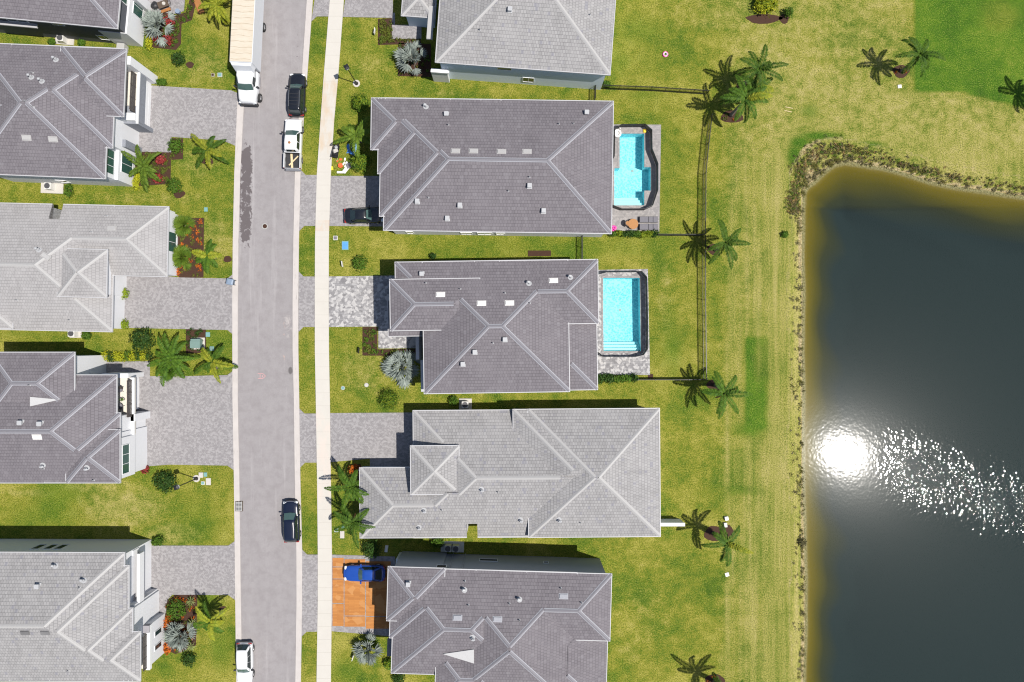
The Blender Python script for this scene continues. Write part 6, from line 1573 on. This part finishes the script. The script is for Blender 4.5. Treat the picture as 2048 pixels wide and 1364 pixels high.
m = MB(); m.tube([(.75,0,.2),(-.3,-.3,.33),(-1.1,-.36,.6)],.025,6); m.tube([(.75,0,.2),(-.3,.3,.33),(-1.1,.36,.6)],.025,6); m.build("handle", M['wood'], t)
m = MB(); m.tube([(.78,-.06,.2),(.78,.06,.2)],.2,14); m.build("wheel", M['rubber'], t); 
for sg in (-1,1): m = MB(); m.tube([(-.5,sg*.28,.4),(-.55,sg*.28,0)],.02,5); m.build("leg", M['black'], t)
for nm,lb,mt,dx,dy,sz in (("cement_bag","pinkish white sack heaped in the wheelbarrow",'concrete',.1,.02,.24),("grey_bucket","round grey bucket standing in the wheelbarrow's far end",'lead',.42,.0,.2)):
    q = Matrix.Rotation(1.35,4,'Z') @ Vector((dx,dy,0)); o = thing(nm, lb, nm.split('_')[1], (p.x+q.x,p.y+q.y,.43), .4)
    m = MB()
    if 'bucket' in nm: m.disc((0,0,0),sz*.75,.36,14,0,1.25); m.build("body", M[mt], o); m = MB(); m.tube([(-.2,0,.36),(0,.1,.42),(.2,0,.36)],.012,4); m.build("handle", M['black'], o)
    else: m.loft([[(-.3,-.2,0),(.2,-.2,0),(.2,.2,0),(-.3,.2,0)],[(-.34,-.24,.12),(.24,-.22,.12),(.24,.24,.1),(-.34,.22,.14)],[(-.2,-.14,.25),(.14,-.1,.22),(.12,.14,.2),(-.22,.12,.24)]]); m.build("sack", M[mt], o)
def board(label, c, L_, W_, rz, mat='whitep', name="white_board", h=.05, cat="board", z=0.0, group="boards and scraps on the work site lawn"):
    t = thing(name, label, cat, at_px(*c, z), rz, group); m = MB(); m.bbox((-L_/2,-W_/2,0),(L_/2,W_/2,h),0,.012); m.bbox((-L_/2+.04,-W_/2+.02,h),(-L_/2+.1,W_/2-.02,h+.012),0,.004); m.build("panel", M[mat], t)
board("longest white board lying level beside the paver driveway", (682,344.5), .95, .26, 0); board("wide white board next to the bright leafy bush", (692,339), .95, .45, .9, z=.06); board("narrow white board leaning up toward the blue tarp", (692,329), .75, .22, 1.2, z=.02)
board("short white board left of the narrow one", (687.5,327), .5, .18, .9); board("tiny white offcut near the blue tarp", (690,318.5), .34, .2, 1.5)
board("dark folded sheet against the bright leafy bush", (699,331), .75, .62, .4, 'lounge', "folded_sheet", .12, "sheet"); board("yellow box lid at the sidewalk edge beside the work debris", (663.5,336.5), .3, .42, .3, 'yellowp', "yellow_box_lid", .08, "lid")
t = thing("orange_bucket", "orange-red bucket among the white boards", "bucket", at_px(682,332,0)); m = MB(); m.disc((0,0,0),.23,.32,14,0,1.25); m.build("body", M['orangep'], t); m = MB(); m.disc((0,0,.30),.25,.01,14); m.build("inside", M['mulch'], t); m = MB(); m.tube([(-.28,0,.32),(0,-.2,.36),(.28,0,.32)],.012,4); m.build("handle", M['black'], t)
for k,(x,y) in enumerate(((681.5,319),(675,322.5))): board(("larger" if k == 0 else "smaller")+" orange scrap on the grass by the wheelbarrow", (x,y), .34-.12*k, .22-.08*k, .7*k, 'orangep', "orange_scrap", .06, "scrap")
# yard signs
def sign(label, c, rz, mat='whitep'):
    t = thing("yard_sign", label, "sign", at_px(*c,0), rz)
    m = MB(); m.bbox((-.34,-.03,.25),(.34,.03,.75),0,.01); m.build("panel", M[mat], t)
    for sx in (-.2,.2): m = MB(); m.tube([(sx,0,0),(sx,0,.26)],.012,5); m.build("stake", M['black'], t)
sign("small white yard sign on the lawn between the two pool houses' driveways", (686.5,529), 1.75); sign("small white yard sign by the light grey top house bed", (751,66), 1.45); sign("small white yard sign beside the lowest silver fan palm", (708,1311), 1.3); sign("thin dark yard sign at the edge of the mulch bed by the rectangular pool house", (719.5,701), 1.5, 'black')
# top left driveway clutter
t = thing("rubbish_bag", "black rubbish bag on the top left driveway", "bag", at_px(312,13,.05)); m = MB(); foliage  # a knotted sack
rings = []
for z,rr in ((0,.36),(.18,.46),(.38,.42),(.52,.22),(.6,.06),(.68,.1)): rings.append([(rr*math.cos(a)*(1+.12*math.sin(3*a+z*9)), rr*math.sin(a)*(1+.1*math.cos(4*a)), z) for a in [2*math.pi*k/14 for k in range(14)]])
m.loft(rings); m.build("sack", M['plastic_dark'], t, True)
t = thing("garden_cart", "brown handled garden cart with an orange tray on the top left driveway", "cart", at_px(331,13,.05), .35)
m = MB(); m.loft([[(-.5,-.3,.3),(.5,-.3,.3),(.5,.3,.3),(-.5,.3,.3)],[(-.62,-.4,.6),(.62,-.4,.6),(.62,.4,.6),(-.62,.4,.6)]]); m.build("tray", M['stem'], t)
m = MB(); m.bbox((-.6,-.75,.2),(.55,-.42,.34),0,.04); m.build("step_tray", M['orange_cover'], t)
m = MB(); m.tube([(.6,.25,.5),(1.0,.3,.85),(1.0,-.3,.85),(.6,-.25,.5)],.03,6); m.build("handle", M['brown'], t)
for sx in (-.4,.4):
    for sg in (-1,1): m = MB(); m.tube([(sx,sg*.36,.16),(sx,sg*.44,.16)],.16,12); m.build("wheel", M['rubber'], t)
m = MB(); m.disc((.1,.05,.6),.22,.12,12,0,.6); m.build("load", M['concrete'], t)
t = thing("blue_grey_bucket", "small blue-grey bucket at the edge of the top left bed", "bucket", at_px(358,25,.05)); m = MB(); m.disc((0,0,0),.24,.4,12,0,1.2); m.build("body", M['bin'], t); m = MB(); m.disc((0,0,.385),.26,.012,12); m.build("inside", M['darkhole'], t)
t = thing("orange_ramp_board", "long orange board lying between bed and palm at the top left", "board", at_px(397,8,.02), -1.2); m = MB(); m.bbox((-1.5,-.34,0),(1.2,.34,.12),0,.03); m.bbox((-1.45,-.38,.02),(1.15,-.34,.16),0,.01); m.build("panel", M['orange_cover'], t)
# red survey paint on the road: built as thin painted strokes
M['redpaint'] = simple('faded_red_road_paint', (.46,.24,.24), .9, .3, 8)
t = thing("road_marking", "faded red survey marking painted on the road", "marking", at_px(525,752,.013))
m = MB()
for a,b in (((-.55,.28),(.05,.28)),((-.28,.28),(-.28,-.28)),((-.5,-.3),(.05,-.28)),((.05,.28),(.35,0)),((.05,-.28),(.35,0)),((.0,.12),(.0,-.16))):
    d = Vector((b[0]-a[0],b[1]-a[1])); n_ = Vector((-d.y,d.x)).normalized()*.028
    m.add([(a[0]+n_.x,a[1]+n_.y,.004),(a[0]-n_.x,a[1]-n_.y,.004),(b[0]-n_.x,b[1]-n_.y,.004),(b[0]+n_.x,b[1]+n_.y,.004)],[(0,1,2,3)])
m.build("paint_stroke", M['redpaint'], t)
